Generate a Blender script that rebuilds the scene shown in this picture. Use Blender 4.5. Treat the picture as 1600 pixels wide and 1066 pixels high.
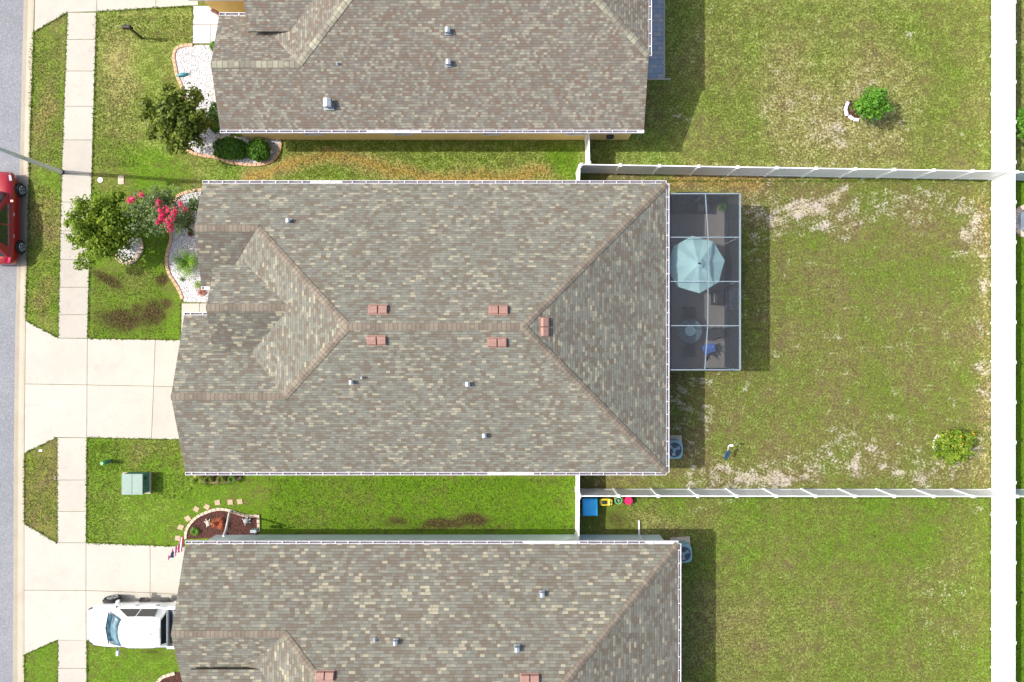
import bpy, math, random
import numpy as np
from mathutils import Vector, Matrix
random.seed(7); RNG = np.random.default_rng(7)
for o in list(bpy.data.objects): bpy.data.objects.remove(o)
SC = bpy.context.scene
# ------------------------------------------------------------------ camera
H = 36.0; S = 30.0
cd = bpy.data.cameras.new("camera"); cam = bpy.data.objects.new("camera", cd)
SC.collection.objects.link(cam); SC.camera = cam
cam.location = (0, 0, H); cam.rotation_euler = (0, 0, 0)
cd.sensor_width = 36; cd.lens = 36*H*S/1600; cd.clip_end = 2000; cd.clip_start = .5
# ------------------------------------------------------------------ sky, sun, exposure
SUN = Vector((-2.48, .17, 2.72)).normalized()
w = bpy.data.worlds.new("World"); SC.world = w; w.use_nodes = True
nt = w.node_tree; sky = nt.nodes.new('ShaderNodeTexSky'); sky.sky_type = 'NISHITA'; sky.sun_disc = False; sky.dust_density = 4; sky.ozone_density = .4
sky.sun_elevation = math.asin(SUN.z); sky.sun_rotation = math.atan2(SUN.x, SUN.y)
nt.links.new(sky.outputs[0], nt.nodes['Background'].inputs[0]); nt.nodes['Background'].inputs[1].default_value = .15
sd = bpy.data.lights.new("sun", 'SUN'); sd.energy = 3.4; sd.angle = math.radians(.6); sd.color = (1, .955, .88)
so = bpy.data.objects.new("sun", sd); SC.collection.objects.link(so)
so.rotation_euler = SUN.to_track_quat('Z', 'Y').to_euler()
SC.view_settings.view_transform = 'Standard'; SC.view_settings.look = 'None'; SC.view_settings.gamma = 1
SC.view_settings.exposure = 0.6
SC.cycles.max_bounces = 6; SC.cycles.transparent_max_bounces = 16

# ------------------------------------------------------------------ helpers
def P(px, py, z=0.0):
    k = (H-z)/H/S
    return Vector(((px-800)*k, (533-py)*k, z))
C = SC.collection
class MB:
    def __init__(s): s.v=[]; s.f=[]; s.uv=[]; s.mi=[]
    def face(s, pts, uv=None, mi=0):
        b=len(s.v); s.v += [tuple(p) for p in pts]; s.f.append(list(range(b,b+len(pts)))); s.uv.append(uv); s.mi.append(mi)
    def add(s, vs, fs, mi=0):
        b=len(s.v); s.v += [tuple(p) for p in vs]
        for f in fs: s.f.append([b+i for i in f]); s.uv.append(None); s.mi.append(mi)
    def box(s, c, d, rz=0, mi=0, M=None):
        c=Vector(c); x,y,z=d[0]/2,d[1]/2,d[2]/2; R=Matrix.Rotation(rz,3,'Z') if M is None else M
        vs=[c+R@Vector((a*x,b*y,e*z)) for e in (-1,1) for a,b in ((-1,-1),(1,-1),(1,1),(-1,1))]
        s.add(vs,[(3,2,1,0),(4,5,6,7),(0,1,5,4),(1,2,6,5),(2,3,7,6),(3,0,4,7)],mi)
    def bar(s, a, b, w, h=None, mi=0, up=(0,0,1)):
        a=Vector(a); b=Vector(b); h=h or w; d=b-a; L=d.length
        if L<1e-6: return
        x=d/L; u=Vector(up)
        if abs(x.dot(u))>.99: u=Vector((0,1,0))
        y=u.cross(x).normalized(); z=x.cross(y)
        s.box((a+b)/2,(L,w,h),mi=mi,M=Matrix((x,y,z)).transposed())
    def tube(s, pts, rads, n=8, mi=0, cap=True):
        pts=[Vector(p) for p in pts]
        if not hasattr(rads,'__len__'): rads=[rads]*len(pts)
        b=len(s.v); prev=None
        for i,p in enumerate(pts):
            d=(pts[min(i+1,len(pts)-1)]-pts[max(i-1,0)]).normalized()
            u=Vector((1,0,0)) if prev is None else prev
            if abs(d.dot(u))>.95: u=Vector((0,1,0))
            y=d.cross(u).normalized(); x=y.cross(d); prev=x
            for k in range(n):
                t=2*math.pi*k/n; s.v.append(tuple(p+(x*math.cos(t)+y*math.sin(t))*rads[i]))
        for i in range(len(pts)-1):
            for k in range(n):
                q=(k+1)%n; s.f.append([b+i*n+k,b+i*n+q,b+(i+1)*n+q,b+(i+1)*n+k]); s.uv.append(None); s.mi.append(mi)
        if cap:
            s.f.append([b+k for k in reversed(range(n))]); s.uv.append(None); s.mi.append(mi)
            e=b+(len(pts)-1)*n; s.f.append([e+k for k in range(n)]); s.uv.append(None); s.mi.append(mi)
    def prism(s, poly, z0, z1, mi=0, side=None):
        n=len(poly); A=sum(poly[i][0]*poly[(i+1)%n][1]-poly[(i+1)%n][0]*poly[i][1] for i in range(n))
        if A<0: poly=list(reversed(poly))
        vs=[(p[0],p[1],z0) for p in poly]+[(p[0],p[1],z1) for p in poly]
        s.add(vs,[list(reversed(range(n))),list(range(n,2*n))],mi)
        b=len(s.v)-2*n
        for i in range(n):
            j=(i+1)%n; s.f.append([b+i,b+j,b+n+j,b+n+i]); s.uv.append(None); s.mi.append(mi if side is None else side)
    def loft(s, secs, closed=False, mi=0, cap=True):
        n=len(secs[0]); b=len(s.v)
        for q in secs: s.v += [tuple(p) for p in q]
        m=n if closed else n-1
        for i in range(len(secs)-1):
            for k in range(m):
                l=(k+1)%n; s.f.append([b+i*n+k,b+i*n+l,b+(i+1)*n+l,b+(i+1)*n+k]); s.uv.append(None); s.mi.append(mi)
        if cap:
            s.f.append([b+k for k in reversed(range(n))]); s.uv.append(None); s.mi.append(mi)
            e=b+(len(secs)-1)*n; s.f.append([e+k for k in range(n)]); s.uv.append(None); s.mi.append(mi)
    def build(s, name, mats, parent=None, smooth=False, bevel=0, loc=None):
        me=bpy.data.meshes.new(name); me.from_pydata(s.v,[],s.f)
        if not isinstance(mats,(list,tuple)): mats=[mats]
        for m in mats: me.materials.append(m)
        me.polygons.foreach_set('material_index', s.mi)
        if any(u is not None for u in s.uv):
            uvl=me.uv_layers.new(name='UVMap'); k=0; data=[]
            for f,u in zip(s.f,s.uv):
                if u is None: data += [0.0,0.0]*len(f)
                else:
                    for q in u: data += [q[0],q[1]]
            uvl.data.foreach_set('uv', data)
        if smooth:
            me.polygons.foreach_set('use_smooth',[True]*len(s.f))
        me.update()
        o=bpy.data.objects.new(name,me); C.objects.link(o)
        if parent is not None: o.parent=parent
        if loc is not None: o.location=loc
        if bevel:
            m=o.modifiers.new('bevel','BEVEL'); m.width=bevel; m.segments=2; m.limit_method='ANGLE'
        return o
def tag(o,label=None,cat=None,group=None,kind=None):
    if label: o['label']=label
    if cat: o['category']=cat
    if group: o['group']=group
    if kind: o['kind']=kind
    return o
def empty(name,loc,label,cat,group=None,rz=0):
    o=bpy.data.objects.new(name,None); C.objects.link(o); o.location=loc; o.rotation_euler=(0,0,rz); o.empty_display_size=.2
    return tag(o,label,cat,group)
def dup(o,parent=None,keep=None):
    c=o.copy(); C.objects.link(c)
    if parent is not None: c.parent=parent
    for ch in list(o.children): dup(ch,c)
    return c
def circ(cx,cy,r,n=24,z=None,a0=0):
    return [(cx+r*math.cos(a0+2*math.pi*i/n),cy+r*math.sin(a0+2*math.pi*i/n))+(() if z is None else (z,)) for i in range(n)]

# ------------------------------------------------------------------ materials
class G:
    def __init__(s,name):
        s.m=bpy.data.materials.new(name); s.m.use_nodes=True; s.t=s.m.node_tree; s.b=s.t.nodes['Principled BSDF']; s.out=s.t.nodes['Material Output']
    def n(s,ty,**kw):
        x=s.t.nodes.new(ty)
        for k,v in kw.items(): setattr(x,k,v)
        return x
    def l(s,a,b): s.t.links.new(a,b)
    def set(s,sock,v):
        if isinstance(v,bpy.types.NodeSocket): s.l(v,sock)
        else: sock.default_value=v
    def math(s,op,a,b=None,c=None,clamp=False):
        x=s.n('ShaderNodeMath',operation=op,use_clamp=clamp); s.set(x.inputs[0],a)
        if b is not None: s.set(x.inputs[1],b)
        if c is not None: s.set(x.inputs[2],c)
        return x.outputs[0]
    def mix(s,f,a,b,mode='MIX'):
        x=s.n('ShaderNodeMix',data_type='RGBA',blend_type=mode); s.set(x.inputs[0],f)
        for i,v in ((6,a),(7,b)): s.set(x.inputs[i],v if isinstance(v,bpy.types.NodeSocket) else tuple(v)+(1,) if len(v)==3 else v)
        return x.outputs[2]
    def noise(s,vec,scale,detail=4,rough=.6,dim='3D'):
        x=s.n('ShaderNodeTexNoise'); s.l(vec,x.inputs['Vector']); x.inputs['Scale'].default_value=scale; x.inputs['Detail'].default_value=detail; x.inputs['Roughness'].default_value=rough
        return x.outputs['Fac']
    def ramp(s,f,stops,interp='LINEAR'):
        x=s.n('ShaderNodeValToRGB'); s.l(f,x.inputs[0]); r=x.color_ramp; r.interpolation=interp
        while len(r.elements)<len(stops): r.elements.new(.5)
        for e,(p,c) in zip(r.elements,stops): e.position=p; e.color=tuple(c)+(1,) if len(c)==3 else c
        return x.outputs[0]
    def rng(s,f,a,b,c=0,d=1):
        x=s.n('ShaderNodeMapRange'); s.l(f,x.inputs[0]); 
        for i,v in enumerate((a,b,c,d)): x.inputs[i+1].default_value=v
        return x.outputs[0]
    def bump(s,h,st=.5,dist=.02,nrm=None):
        x=s.n('ShaderNodeBump'); s.l(h,x.inputs['Height']); x.inputs['Strength'].default_value=st; x.inputs['Distance'].default_value=dist
        if nrm: s.l(nrm,x.inputs['Normal'])
        return x.outputs[0]
    @property
    def obj(s): return s.n('ShaderNodeTexCoord').outputs['Object']
    @property
    def pos(s): return s.n('ShaderNodeNewGeometry').outputs['Position']
def pm(name,c1,c2=None,scale=6,rough=.6,bump=0,bscale=None,metal=0,spec=.5,coat=0,detail=4):
    g=G(name); c2=c2 or tuple(x*.82 for x in c1); v=g.obj
    f=g.noise(v,scale,detail); g.l(g.mix(g.rng(f,.35,.65),c1,c2),g.b.inputs['Base Color'])
    g.b.inputs['Roughness'].default_value=rough; g.b.inputs['Metallic'].default_value=metal; g.b.inputs['Specular IOR Level'].default_value=spec
    if coat: g.b.inputs['Coat Weight'].default_value=coat; g.b.inputs['Coat Roughness'].default_value=.05
    if bump: g.l(g.bump(g.noise(v,bscale or scale*4,5),bump,.02),g.b.inputs['Normal'])
    return g.m
def leafmat(name,ca,cb,cc,rough=.45,trans=.25):
    g=G(name); r=g.n('ShaderNodeNewGeometry').outputs['Random Per Island']
    n=g.noise(g.obj,1.6,3); f=g.math('ADD',g.math('MULTIPLY',r,.6),g.math('MULTIPLY',n,.4))
    col=g.ramp(f,[(.15,ca),(.5,cb),(.85,cc)]); g.l(col,g.b.inputs['Base Color']); g.b.inputs['Roughness'].default_value=rough; g.b.inputs['Specular IOR Level'].default_value=.25
    tr=g.n('ShaderNodeBsdfTranslucent'); g.l(col,tr.inputs[0]); mx=g.n('ShaderNodeMixShader'); mx.inputs[0].default_value=trans
    g.l(g.b.outputs[0],mx.inputs[1]); g.l(tr.outputs[0],mx.inputs[2]); g.l(mx.outputs[0],g.out.inputs[0]); return g.m
def shingle(name,stops,row=.13,tab=.27,dark=.55,sd=0.0):
    """laminated shingles: rows run along u, tabs of uneven length, one random tone per tab"""
    g=G(name); uv=g.n('ShaderNodeUVMap').outputs[0]; sp=g.n('ShaderNodeSeparateXYZ'); g.l(uv,sp.inputs[0])
    # slight wander of the courses
    wob=g.math('MULTIPLY',g.math('SUBTRACT',g.noise(uv,.8,2),.5),.05)
    vr=g.math('DIVIDE',g.math('ADD',sp.outputs[1],wob),row); r=g.math('FLOOR',vr); fr=g.math('FRACT',vr)
    wn=g.n('ShaderNodeTexWhiteNoise',noise_dimensions='1D'); g.l(g.math('ADD',r,sd),wn.inputs['W'])
    W=g.math('ADD',g.math('DIVIDE',sp.outputs[0],tab),g.math('MULTIPLY',wn.outputs[0],731.0))
    vo=g.n('ShaderNodeTexVoronoi',voronoi_dimensions='1D'); g.l(W,vo.inputs['W']); vo.inputs['Scale'].default_value=1
    vs=g.n('ShaderNodeSeparateColor'); g.l(vo.outputs['Color'],vs.inputs[0])
    cid=vs.outputs[0]
    ve=g.n('ShaderNodeTexVoronoi',voronoi_dimensions='1D',feature='DISTANCE_TO_EDGE'); g.l(W,ve.inputs['W']); ve.inputs['Scale'].default_value=1
    big=g.noise(uv,.35,4,.6); f=g.math('ADD',cid,g.math('MULTIPLY',g.math('SUBTRACT',big,.5),.35),clamp=True)
    col=g.ramp(f,stops,'LINEAR')
    gran=g.math('MULTIPLY',g.rng(g.noise(uv,42,4,.75),.3,.7,.78,1.2),g.rng(g.noise(uv,5,4,.7),.3,.7,.88,1.1)); col=g.mix(1,col,g.n('ShaderNodeCombineColor').outputs[0],'MIX') if False else col
    cc=g.n('ShaderNodeCombineColor'); 
    for i in range(3): g.l(gran,cc.inputs[i])
    col=g.mix(1.0,col,cc.outputs[0],'MULTIPLY')
    # course edges and tab gaps drawn in a dark colour
    edge=g.math('LESS_THAN',fr,.16); gap=g.math('LESS_THAN',ve.outputs['Distance'],.025)
    e=g.math('MAXIMUM',edge,g.math('MULTIPLY',gap,.7)); col=g.mix(g.math('MULTIPLY',e,dark+.1),col,(.075,.068,.06))
    st=g.rng(g.noise(uv,.22,5,.65),.35,.75,1.0,.9); c2=g.n('ShaderNodeCombineColor')
    for i in range(3): g.l(st,c2.inputs[i])
    col=g.mix(1.0,col,c2.outputs[0],'MULTIPLY')
    g.l(col,g.b.inputs['Base Color']); g.b.inputs['Roughness'].default_value=.92; g.b.inputs['Specular IOR Level'].default_value=.2
    hgt=g.math('ADD',g.math('MULTIPLY',g.math('SUBTRACT',1.0,fr),.5),g.math('MULTIPLY',vs.outputs[1],.6))
    g.l(g.bump(g.math('ADD',hgt,g.math('MULTIPLY',g.noise(uv,40,3),.4)),.5,.012),g.b.inputs['Normal'])
    return g.m
M={}
M['shA']=shingle('shingles_grey_green',[(0,(.150,.128,.10)),(.24,(.166,.145,.114)),(.36,(.17,.17,.146)),(.68,(.192,.195,.162)),(.84,(.212,.215,.176)),(.93,(.29,.275,.205)),(1,(.33,.31,.23))],row=.125,tab=.23)
M['shB']=shingle('shingles_rust_grey',[(0,(.165,.122,.096)),(.2,(.172,.138,.108)),(.36,(.155,.147,.128)),(.62,(.19,.18,.152)),(.84,(.225,.215,.175)),(1,(.29,.275,.215))],row=.12,tab=.16,dark=.6,sd=41)
M['shC']=shingle('shingles_weathered',[(0,(.145,.123,.095)),(.26,(.158,.138,.108)),(.40,(.163,.16,.137)),(.68,(.187,.187,.155)),(.86,(.207,.205,.168)),(.94,(.30,.28,.205)),(1,(.34,.32,.235))],row=.14,tab=.25,sd=99)
M['shAd']=shingle('shingles_darker',[(0,(.12,.10,.082)),(.3,(.135,.115,.094)),(.45,(.128,.128,.108)),(.8,(.155,.155,.125)),(.93,(.25,.235,.17)),(1,(.31,.285,.20))],row=.125,tab=.23)  # darker tones of the grey green shingles, for two front slopes
M['capA']=shingle('ridge_brown',[(0,(.165,.138,.108)),(.5,(.20,.168,.132)),(1,(.24,.208,.16))],row=.2,tab=3,dark=.5)
M['capB']=shingle('ridge_green_grey',[(0,(.19,.175,.145)),(.6,(.26,.25,.19)),(1,(.34,.33,.25))],row=.26,tab=3,dark=.45)
M['white']=pm('white_vinyl',(.86,.87,.89),(.82,.83,.85),2,.35)
M['trim']=pm('white_gutter_metal',(.78,.77,.8),(.62,.6,.64),3,.4)
M['leafdirt']=pm('gutter_dirt',(.09,.085,.11),(.17,.16,.18),7,.9)
M['yellow']=pm('yellow_stucco',(.90,.64,.25),(.82,.57,.22),1.5,.9,.4,60)
M['beige']=pm('beige_stucco',(.55,.49,.40),(.5,.45,.36),1.5,.9,.4,60)
M['sage']=pm('pale_blue_stucco',(.62,.74,.72),(.56,.67,.65),1.5,.9,.4,60)
M['soffit']=pm('soffit',(.7,.7,.68),None,3,.7)
M['browntrim']=pm('dark_brown_trim',(.05,.035,.03),None,3,.6)
M['glass']=pm('window_glass',(.03,.04,.05),(.04,.05,.06),2,.06,spec=.8)
M['door']=pm('door_paint',(.22,.10,.06),None,4,.5)
M['garage']=pm('garage_door_paint',(.72,.7,.66),None,2,.5)
M['black']=pm('black_plastic',(.015,.015,.016),(.03,.03,.03),5,.45)
M['darkgrey']=pm('charcoal_fabric',(.035,.038,.045),(.05,.055,.06),12,.9,.3)
M['frame']=pm('cage_aluminium',(.22,.28,.32),(.19,.25,.29),3,.35)
M['galv']=pm('galvanised_metal',(.36,.41,.45),(.27,.31,.35),6,.45,metal=.4)
M['mast']=pm('mast_grey',(.62,.66,.66),(.56,.6,.6),3,.6)
M['pinkvent']=pm('terracotta_vent',(.33,.19,.15),(.27,.155,.125),8,.55)
M['tyre']=pm('tyre_rubber',(.015,.015,.017),(.025,.025,.027),8,.85)
M['chrome']=pm('alloy',(.62,.64,.67),None,5,.35,metal=.3)
M['red']=pm('red_paint',(.32,.003,.010),(.30,.003,.009),1,.3,coat=.6)
M['carwhite']=pm('white_paint',(.84,.85,.87),(.82,.83,.85),1,.3,coat=1)
M['carglass']=pm('tinted_glass',(.012,.016,.02),(.02,.025,.03),1,.05,spec=1)
M['tealglass']=pm('windscreen_glass',(.10,.24,.30),(.03,.07,.11),2.5,.08,spec=1,detail=1)
M['concrete2']=None
def concrete(name,c1,c2,crack=0.0):
    g=G(name); v=g.pos; f=g.noise(v,.5,6,.65); col=g.mix(g.rng(f,.35,.68),c1,c2)
    sp=g.rng(g.noise(v,14,4,.7),.35,.7,.93,1.04); cc=g.n('ShaderNodeCombineColor')
    for i in range(3): g.l(sp,cc.inputs[i])
    col=g.mix(1.0,col,cc.outputs[0],'MULTIPLY')
    ri=g.rng(g.n('ShaderNodeNewGeometry').outputs['Random Per Island'],0,1,.9,1.03); c3=g.n('ShaderNodeCombineColor')
    for i in range(3): g.l(ri,c3.inputs[i])
    col=g.mix(1.0,col,c3.outputs[0],'MULTIPLY')
    st=g.rng(g.noise(v,1.1,9,.75),.52,.75,0,.35); col=g.mix(st,col,tuple(x*.55 for x in c1))
    g.l(col,g.b.inputs['Base Color']); g.b.inputs['Roughness'].default_value=.9
    g.l(g.bump(g.noise(v,30,5,.7),.25,.01),g.b.inputs['Normal']); return g.m
M['concrete']=concrete('driveway_concrete',(.48,.45,.395),(.445,.415,.365))
M['walk']=concrete('sidewalk_concrete',(.43,.40,.35),(.47,.44,.385))
M['curb']=concrete('curb_concrete',(.40,.355,.28),(.33,.29,.23))
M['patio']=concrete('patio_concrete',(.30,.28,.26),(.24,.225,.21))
M['whitewalk']=concrete('painted_walk',(.56,.55,.54),(.52,.51,.51))
def asphalt():
    g=G('asphalt'); v=g.pos; col=g.mix(g.rng(g.noise(v,.4,6,.6),.35,.65),(.18,.19,.21),(.215,.225,.25))
    vo=g.n('ShaderNodeTexVoronoi'); g.l(v,vo.inputs['Vector']); vo.inputs['Scale'].default_value=28
    s=g.n('ShaderNodeSeparateColor'); g.l(vo.outputs['Color'],s.inputs[0]); col=g.mix(g.rng(s.outputs[0],.6,1,0,.45),col,(.42,.43,.46)); col=g.mix(g.rng(s.outputs[1],.75,1,0,.5),col,(.07,.075,.085))
    g.l(col,g.b.inputs['Base Color']); g.b.inputs['Roughness'].default_value=.9; g.l(g.bump(vo.outputs['Distance'],.5,.01),g.b.inputs['Normal']); return g.m
M['asphalt']=asphalt()
def gravel(name,ca,cb,cc,scale=16,st=.9):
    g=G(name); v=g.pos; vo=g.n('ShaderNodeTexVoronoi'); g.l(v,vo.inputs['Vector']); vo.inputs['Scale'].default_value=scale
    s=g.n('ShaderNodeSeparateColor'); g.l(vo.outputs['Color'],s.inputs[0]); col=g.ramp(s.outputs[0],[(0,ca),(.16,cb),(1,cc)])
    d=g.rng(vo.outputs['Distance'],.35,.75,0,.6); col=g.mix(d,col,tuple(x*.35 for x in cb))
    g.l(col,g.b.inputs['Base Color']); g.b.inputs['Roughness'].default_value=.9
    g.l(g.bump(g.math('SUBTRACT',1.0,vo.outputs['Distance']),st,.04),g.b.inputs['Normal']); return g.m
M['gravel']=gravel('white_stone_chips',(.30,.28,.33),(.54,.53,.55),(.72,.70,.70))
M['mulch']=gravel('red_mulch',(.02,.008,.007),(.06,.017,.012),(.10,.03,.02),14,1)
M['edge']=pm('terracotta_edging',(.60,.40,.25),(.48,.30,.2),5,.9,.3)
M['edge2']=pm('tan_edging',(.58,.48,.37),(.45,.36,.28),5,.9,.3)
M['stone']=pm('stepping_stone',(.46,.35,.23),(.36,.27,.18),9,.9,.4)
M['rock']=pm('white_rock',(.8,.79,.77),(.66,.65,.63),6,.85,.4)
M['green']=pm('utility_green',(.06,.20,.15),(.05,.17,.13),5,.5)
M['palegreen']=pm('utility_pale_green',(.20,.29,.25),(.17,.26,.22),4,.5)
M['acblue']=pm('ac_grey_blue',(.26,.44,.46),(.22,.38,.41),4,.5)
M['acdark']=pm('ac_fan_dark',(.012,.02,.035),(.03,.04,.06),4,.5)
M['blue']=pm('blue_plastic',(.04,.50,.98),(.03,.42,.92),4,.35)
M['ylw']=pm('yellow_plastic',(.72,.56,.02),(.66,.5,.02),4,.4)
M['pink']=pm('magenta_plastic',(.62,.02,.12),(.56,.02,.1),4,.4)
M['lime']=pm('green_plastic',(.10,.42,.14),(.08,.35,.12),4,.4)
M['orange']=pm('orange_plastic',(.55,.22,.08),None,4,.4)
M['dishblue']=pm('dish_blue_grey',(.08,.24,.42),(.07,.2,.36),4,.4)
M['bark']=pm('bark',(.14,.10,.07),(.09,.065,.045),12,.95,.5)
M['palebark']=pm('pale_branch',(.42,.38,.30),(.34,.3,.24),12,.9,.3)
M['teal']=pm('teal_glaze',(.04,.28,.33),(.03,.16,.22),14,.4)
M['turtlew']=pm('cream_ornament',(.66,.62,.5),(.4,.36,.28),16,.7)
M['turtleg']=pm('grey_ornament',(.36,.38,.38),(.22,.23,.23),16,.7)
M['brownorn']=pm('rust_brown',(.12,.045,.03),(.2,.09,.06),14,.7)
M['lvmag']=leafmat('dark_glossy_leaf',(.055,.08,.01),(.11,.16,.014),(.21,.26,.035),.5,.3)
M['lvoak']=leafmat('bright_oak_leaf',(.10,.17,.012),(.18,.28,.02),(.32,.42,.045),.6,.45)
M['lvcrape']=leafmat('grey_green_leaf',(.10,.16,.055),(.17,.25,.09),(.26,.34,.15),.6,.35)
M['lvbush']=leafmat('clipped_shrub_leaf',(.05,.13,.012),(.09,.23,.02),(.18,.34,.04),.5,.3)
M['lvlime']=leafmat('fresh_green_leaf',(.05,.16,.010),(.10,.27,.02),(.18,.36,.04),.5,.3)
M['lvlemon']=leafmat('yellow_green_leaf',(.08,.16,.01),(.16,.27,.02),(.34,.38,.04),.5,.3)
M['lvfern']=leafmat('frond_green',(.08,.22,.01),(.16,.35,.02),(.32,.42,.05),.5,.35)
M['flower']=leafmat('pink_blossom',(.62,.015,.10),(.82,.04,.17),(.92,.16,.30),.6,.35)
M['ylflower']=leafmat('yellow_blossom',(.75,.38,.02),(.8,.55,.04),(.85,.7,.12),.6,.3)
M['croton']=leafmat('red_yellow_leaf',(.28,.02,.03),(.42,.07,.05),(.7,.38,.1),.5,.3)
M['screen']=None
g=G('insect_screen'); g.b.inputs['Base Color'].default_value=(.05,.055,.065,1); g.b.inputs['Roughness'].default_value=.8; g.b.inputs['Specular IOR Level'].default_value=.1
tr=g.n('ShaderNodeBsdfTransparent'); mx=g.n('ShaderNodeMixShader'); g.l(g.rng(g.noise(g.obj,1.5,2),.3,.7,.40,.46),mx.inputs[0]); g.l(tr.outputs[0],mx.inputs[1]); g.l(g.b.outputs[0],mx.inputs[2]); g.l(mx.outputs[0],g.out.inputs[0]); M['screen']=g.m
def canopy():
    g=G('aqua_canopy'); col=g.mix(g.rng(g.noise(g.obj,2,3),.3,.7),(.56,.90,.94),(.62,.94,.97)); g.l(col,g.b.inputs['Base Color']); g.b.inputs['Roughness'].default_value=.9
    tr=g.n('ShaderNodeBsdfTranslucent'); g.l(col,tr.inputs[0]); mx=g.n('ShaderNodeMixShader'); mx.inputs[0].default_value=.25; g.l(g.b.outputs[0],mx.inputs[1]); g.l(tr.outputs[0],mx.inputs[2]); g.l(mx.outputs[0],g.out.inputs[0]); return g.m
M['aqua']=canopy()
g=G('insect_screen_wall'); g.b.inputs['Base Color'].default_value=(.045,.055,.07,1); g.b.inputs['Roughness'].default_value=.8; g.b.inputs['Specular IOR Level'].default_value=.1
tr=g.n('ShaderNodeBsdfTransparent'); mx=g.n('ShaderNodeMixShader'); g.l(g.rng(g.noise(g.obj,1.5,2),.3,.7,.76,.84),mx.inputs[0]); g.l(tr.outputs[0],mx.inputs[1]); g.l(g.b.outputs[0],mx.inputs[2]); g.l(mx.outputs[0],g.out.inputs[0]); M['screenw']=g.m
g=G('aqua_glass'); g.b.inputs['Base Color'].default_value=(.16,.27,.31,1); g.b.inputs['Roughness'].default_value=.12; tr=g.n('ShaderNodeBsdfTransparent'); tr.inputs[0].default_value=(.75,.9,.92,1)
mx=g.n('ShaderNodeMixShader'); g.l(g.rng(g.noise(g.obj,3,2),.3,.7,.5,.6),mx.inputs[0]); g.l(tr.outputs[0],mx.inputs[1]); g.l(g.b.outputs[0],mx.inputs[2]); g.l(mx.outputs[0],g.out.inputs[0]); M['tglass']=g.m
M['chairblue']=pm('blue_towel',(.04,.13,.5),(.1,.22,.62),9,.85)
M['paver']=None
g=G('blue_grey_pavers'); v=g.pos; br=g.n('ShaderNodeTexBrick'); g.l(v,br.inputs['Vector']); br.inputs['Scale'].default_value=1; br.inputs['Brick Width'].default_value=.42; br.inputs['Row Height'].default_value=.24; br.inputs['Mortar Size'].default_value=.012
br.inputs['Color1'].default_value=(.22,.31,.42,1); br.inputs['Color2'].default_value=(.46,.44,.44,1); br.inputs['Mortar'].default_value=(.12,.13,.15,1)
g.l(g.mix(g.rng(g.noise(v,2,3),.35,.65,0,.4),br.outputs[0],(.36,.42,.5)),g.b.inputs['Base Color']); g.b.inputs['Roughness'].default_value=.8; M['paver']=g.m

def lawnmat():
    g=G('lawn_grass'); v=g.pos
    at=g.n('ShaderNodeAttribute',attribute_name='cover'); s=g.n('ShaderNodeSeparateColor'); g.l(at.outputs['Color'],s.inputs[0])
    sand,straw,lush,dirt=s.outputs[0],s.outputs[1],s.outputs[2],at.outputs['Alpha']
    a2=g.n('ShaderNodeAttribute',attribute_name='tone'); s2=g.n('ShaderNodeSeparateColor'); g.l(a2.outputs['Color'],s2.inputs[0]); dead=s2.outputs[0]; dark=s2.outputs[1]
    n1=g.noise(v,.45,5,.6); n2=g.noise(v,2.1,6,.72); n3=g.noise(v,8.5,4,.8); n4=g.noise(v,24,3,.8); n5=g.noise(v,1.1,3,.6)
    C_=lambda x,k: g.math('MULTIPLY',g.math('SUBTRACT',x,.5),k)
    A_=lambda *q: q[0] if len(q)==1 else g.math('ADD',q[0],A_(*q[1:]))
    lf=g.math('ADD',A_(lush,C_(n1,1.5),C_(n2,2.0),C_(n3,1.3)),0.0,clamp=True)
    col=g.ramp(lf,[(0,(.155,.122,.06)),(.26,(.145,.142,.044)),(.58,(.116,.150,.026)),(1,(.09,.175,.010))])
    sf=g.math('ADD',A_(C_(n3,4.2),C_(n2,3.0),C_(n4,2.5)),g.math('SUBTRACT',g.math('MULTIPLY',straw,2.0),.85),clamp=True)
    stc=g.mix(dead,g.ramp(n4,[(.35,(.27,.23,.08)),(.65,(.45,.40,.19))]),g.ramp(n3,[(.35,(.22,.12,.025)),(.65,(.42,.27,.08))])); col=g.mix(g.math('MULTIPLY',sf,.72),col,stc)
    df=g.math('ADD',A_(C_(n2,5.0),C_(n3,7.0),C_(n4,3.0)),g.math('SUBTRACT',g.math('MULTIPLY',dirt,3.1),.9),clamp=True)
    col=g.mix(df,col,g.ramp(n3,[(.35,(.028,.019,.009)),(.7,(.10,.068,.032))]))
    sa=g.math('ADD',A_(C_(n2,5.5),C_(n5,2.5),C_(n3,5.0)),g.math('SUBTRACT',g.math('MULTIPLY',sand,3.0),1.36),clamp=True)
    col=g.mix(g.math('MULTIPLY',sa,.85),col,g.ramp(n5,[(.35,(.43,.37,.26)),(.6,(.47,.41,.37))]))
    k=g.math('MULTIPLY',g.math('MULTIPLY',g.rng(n4,.32,.68,.55,1.5),g.rng(n3,.32,.68,.55,1.45)),g.rng(n2,.3,.7,.78,1.22)); cc=g.n('ShaderNodeCombineColor')
    for i in range(3): g.l(k,cc.inputs[i])
    col=g.mix(g.math('SUBTRACT',1.0,g.math('MULTIPLY',sa,.6)),col,g.mix(1.0,col,cc.outputs[0],'MULTIPLY'))
    g.l(col,g.b.inputs['Base Color']); g.b.inputs['Roughness'].default_value=.95; g.b.inputs['Specular IOR Level'].default_value=.1
    hh=g.math('ADD',n3,g.math('MULTIPLY',n4,.6)); g.l(g.bump(hh,.6,.06),g.b.inputs['Normal']); return g.m
M['lawn']=lawnmat()
M['ground']=pm('soil',(.10,.12,.04),(.13,.10,.05),.4,.95,.4,8)

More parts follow.
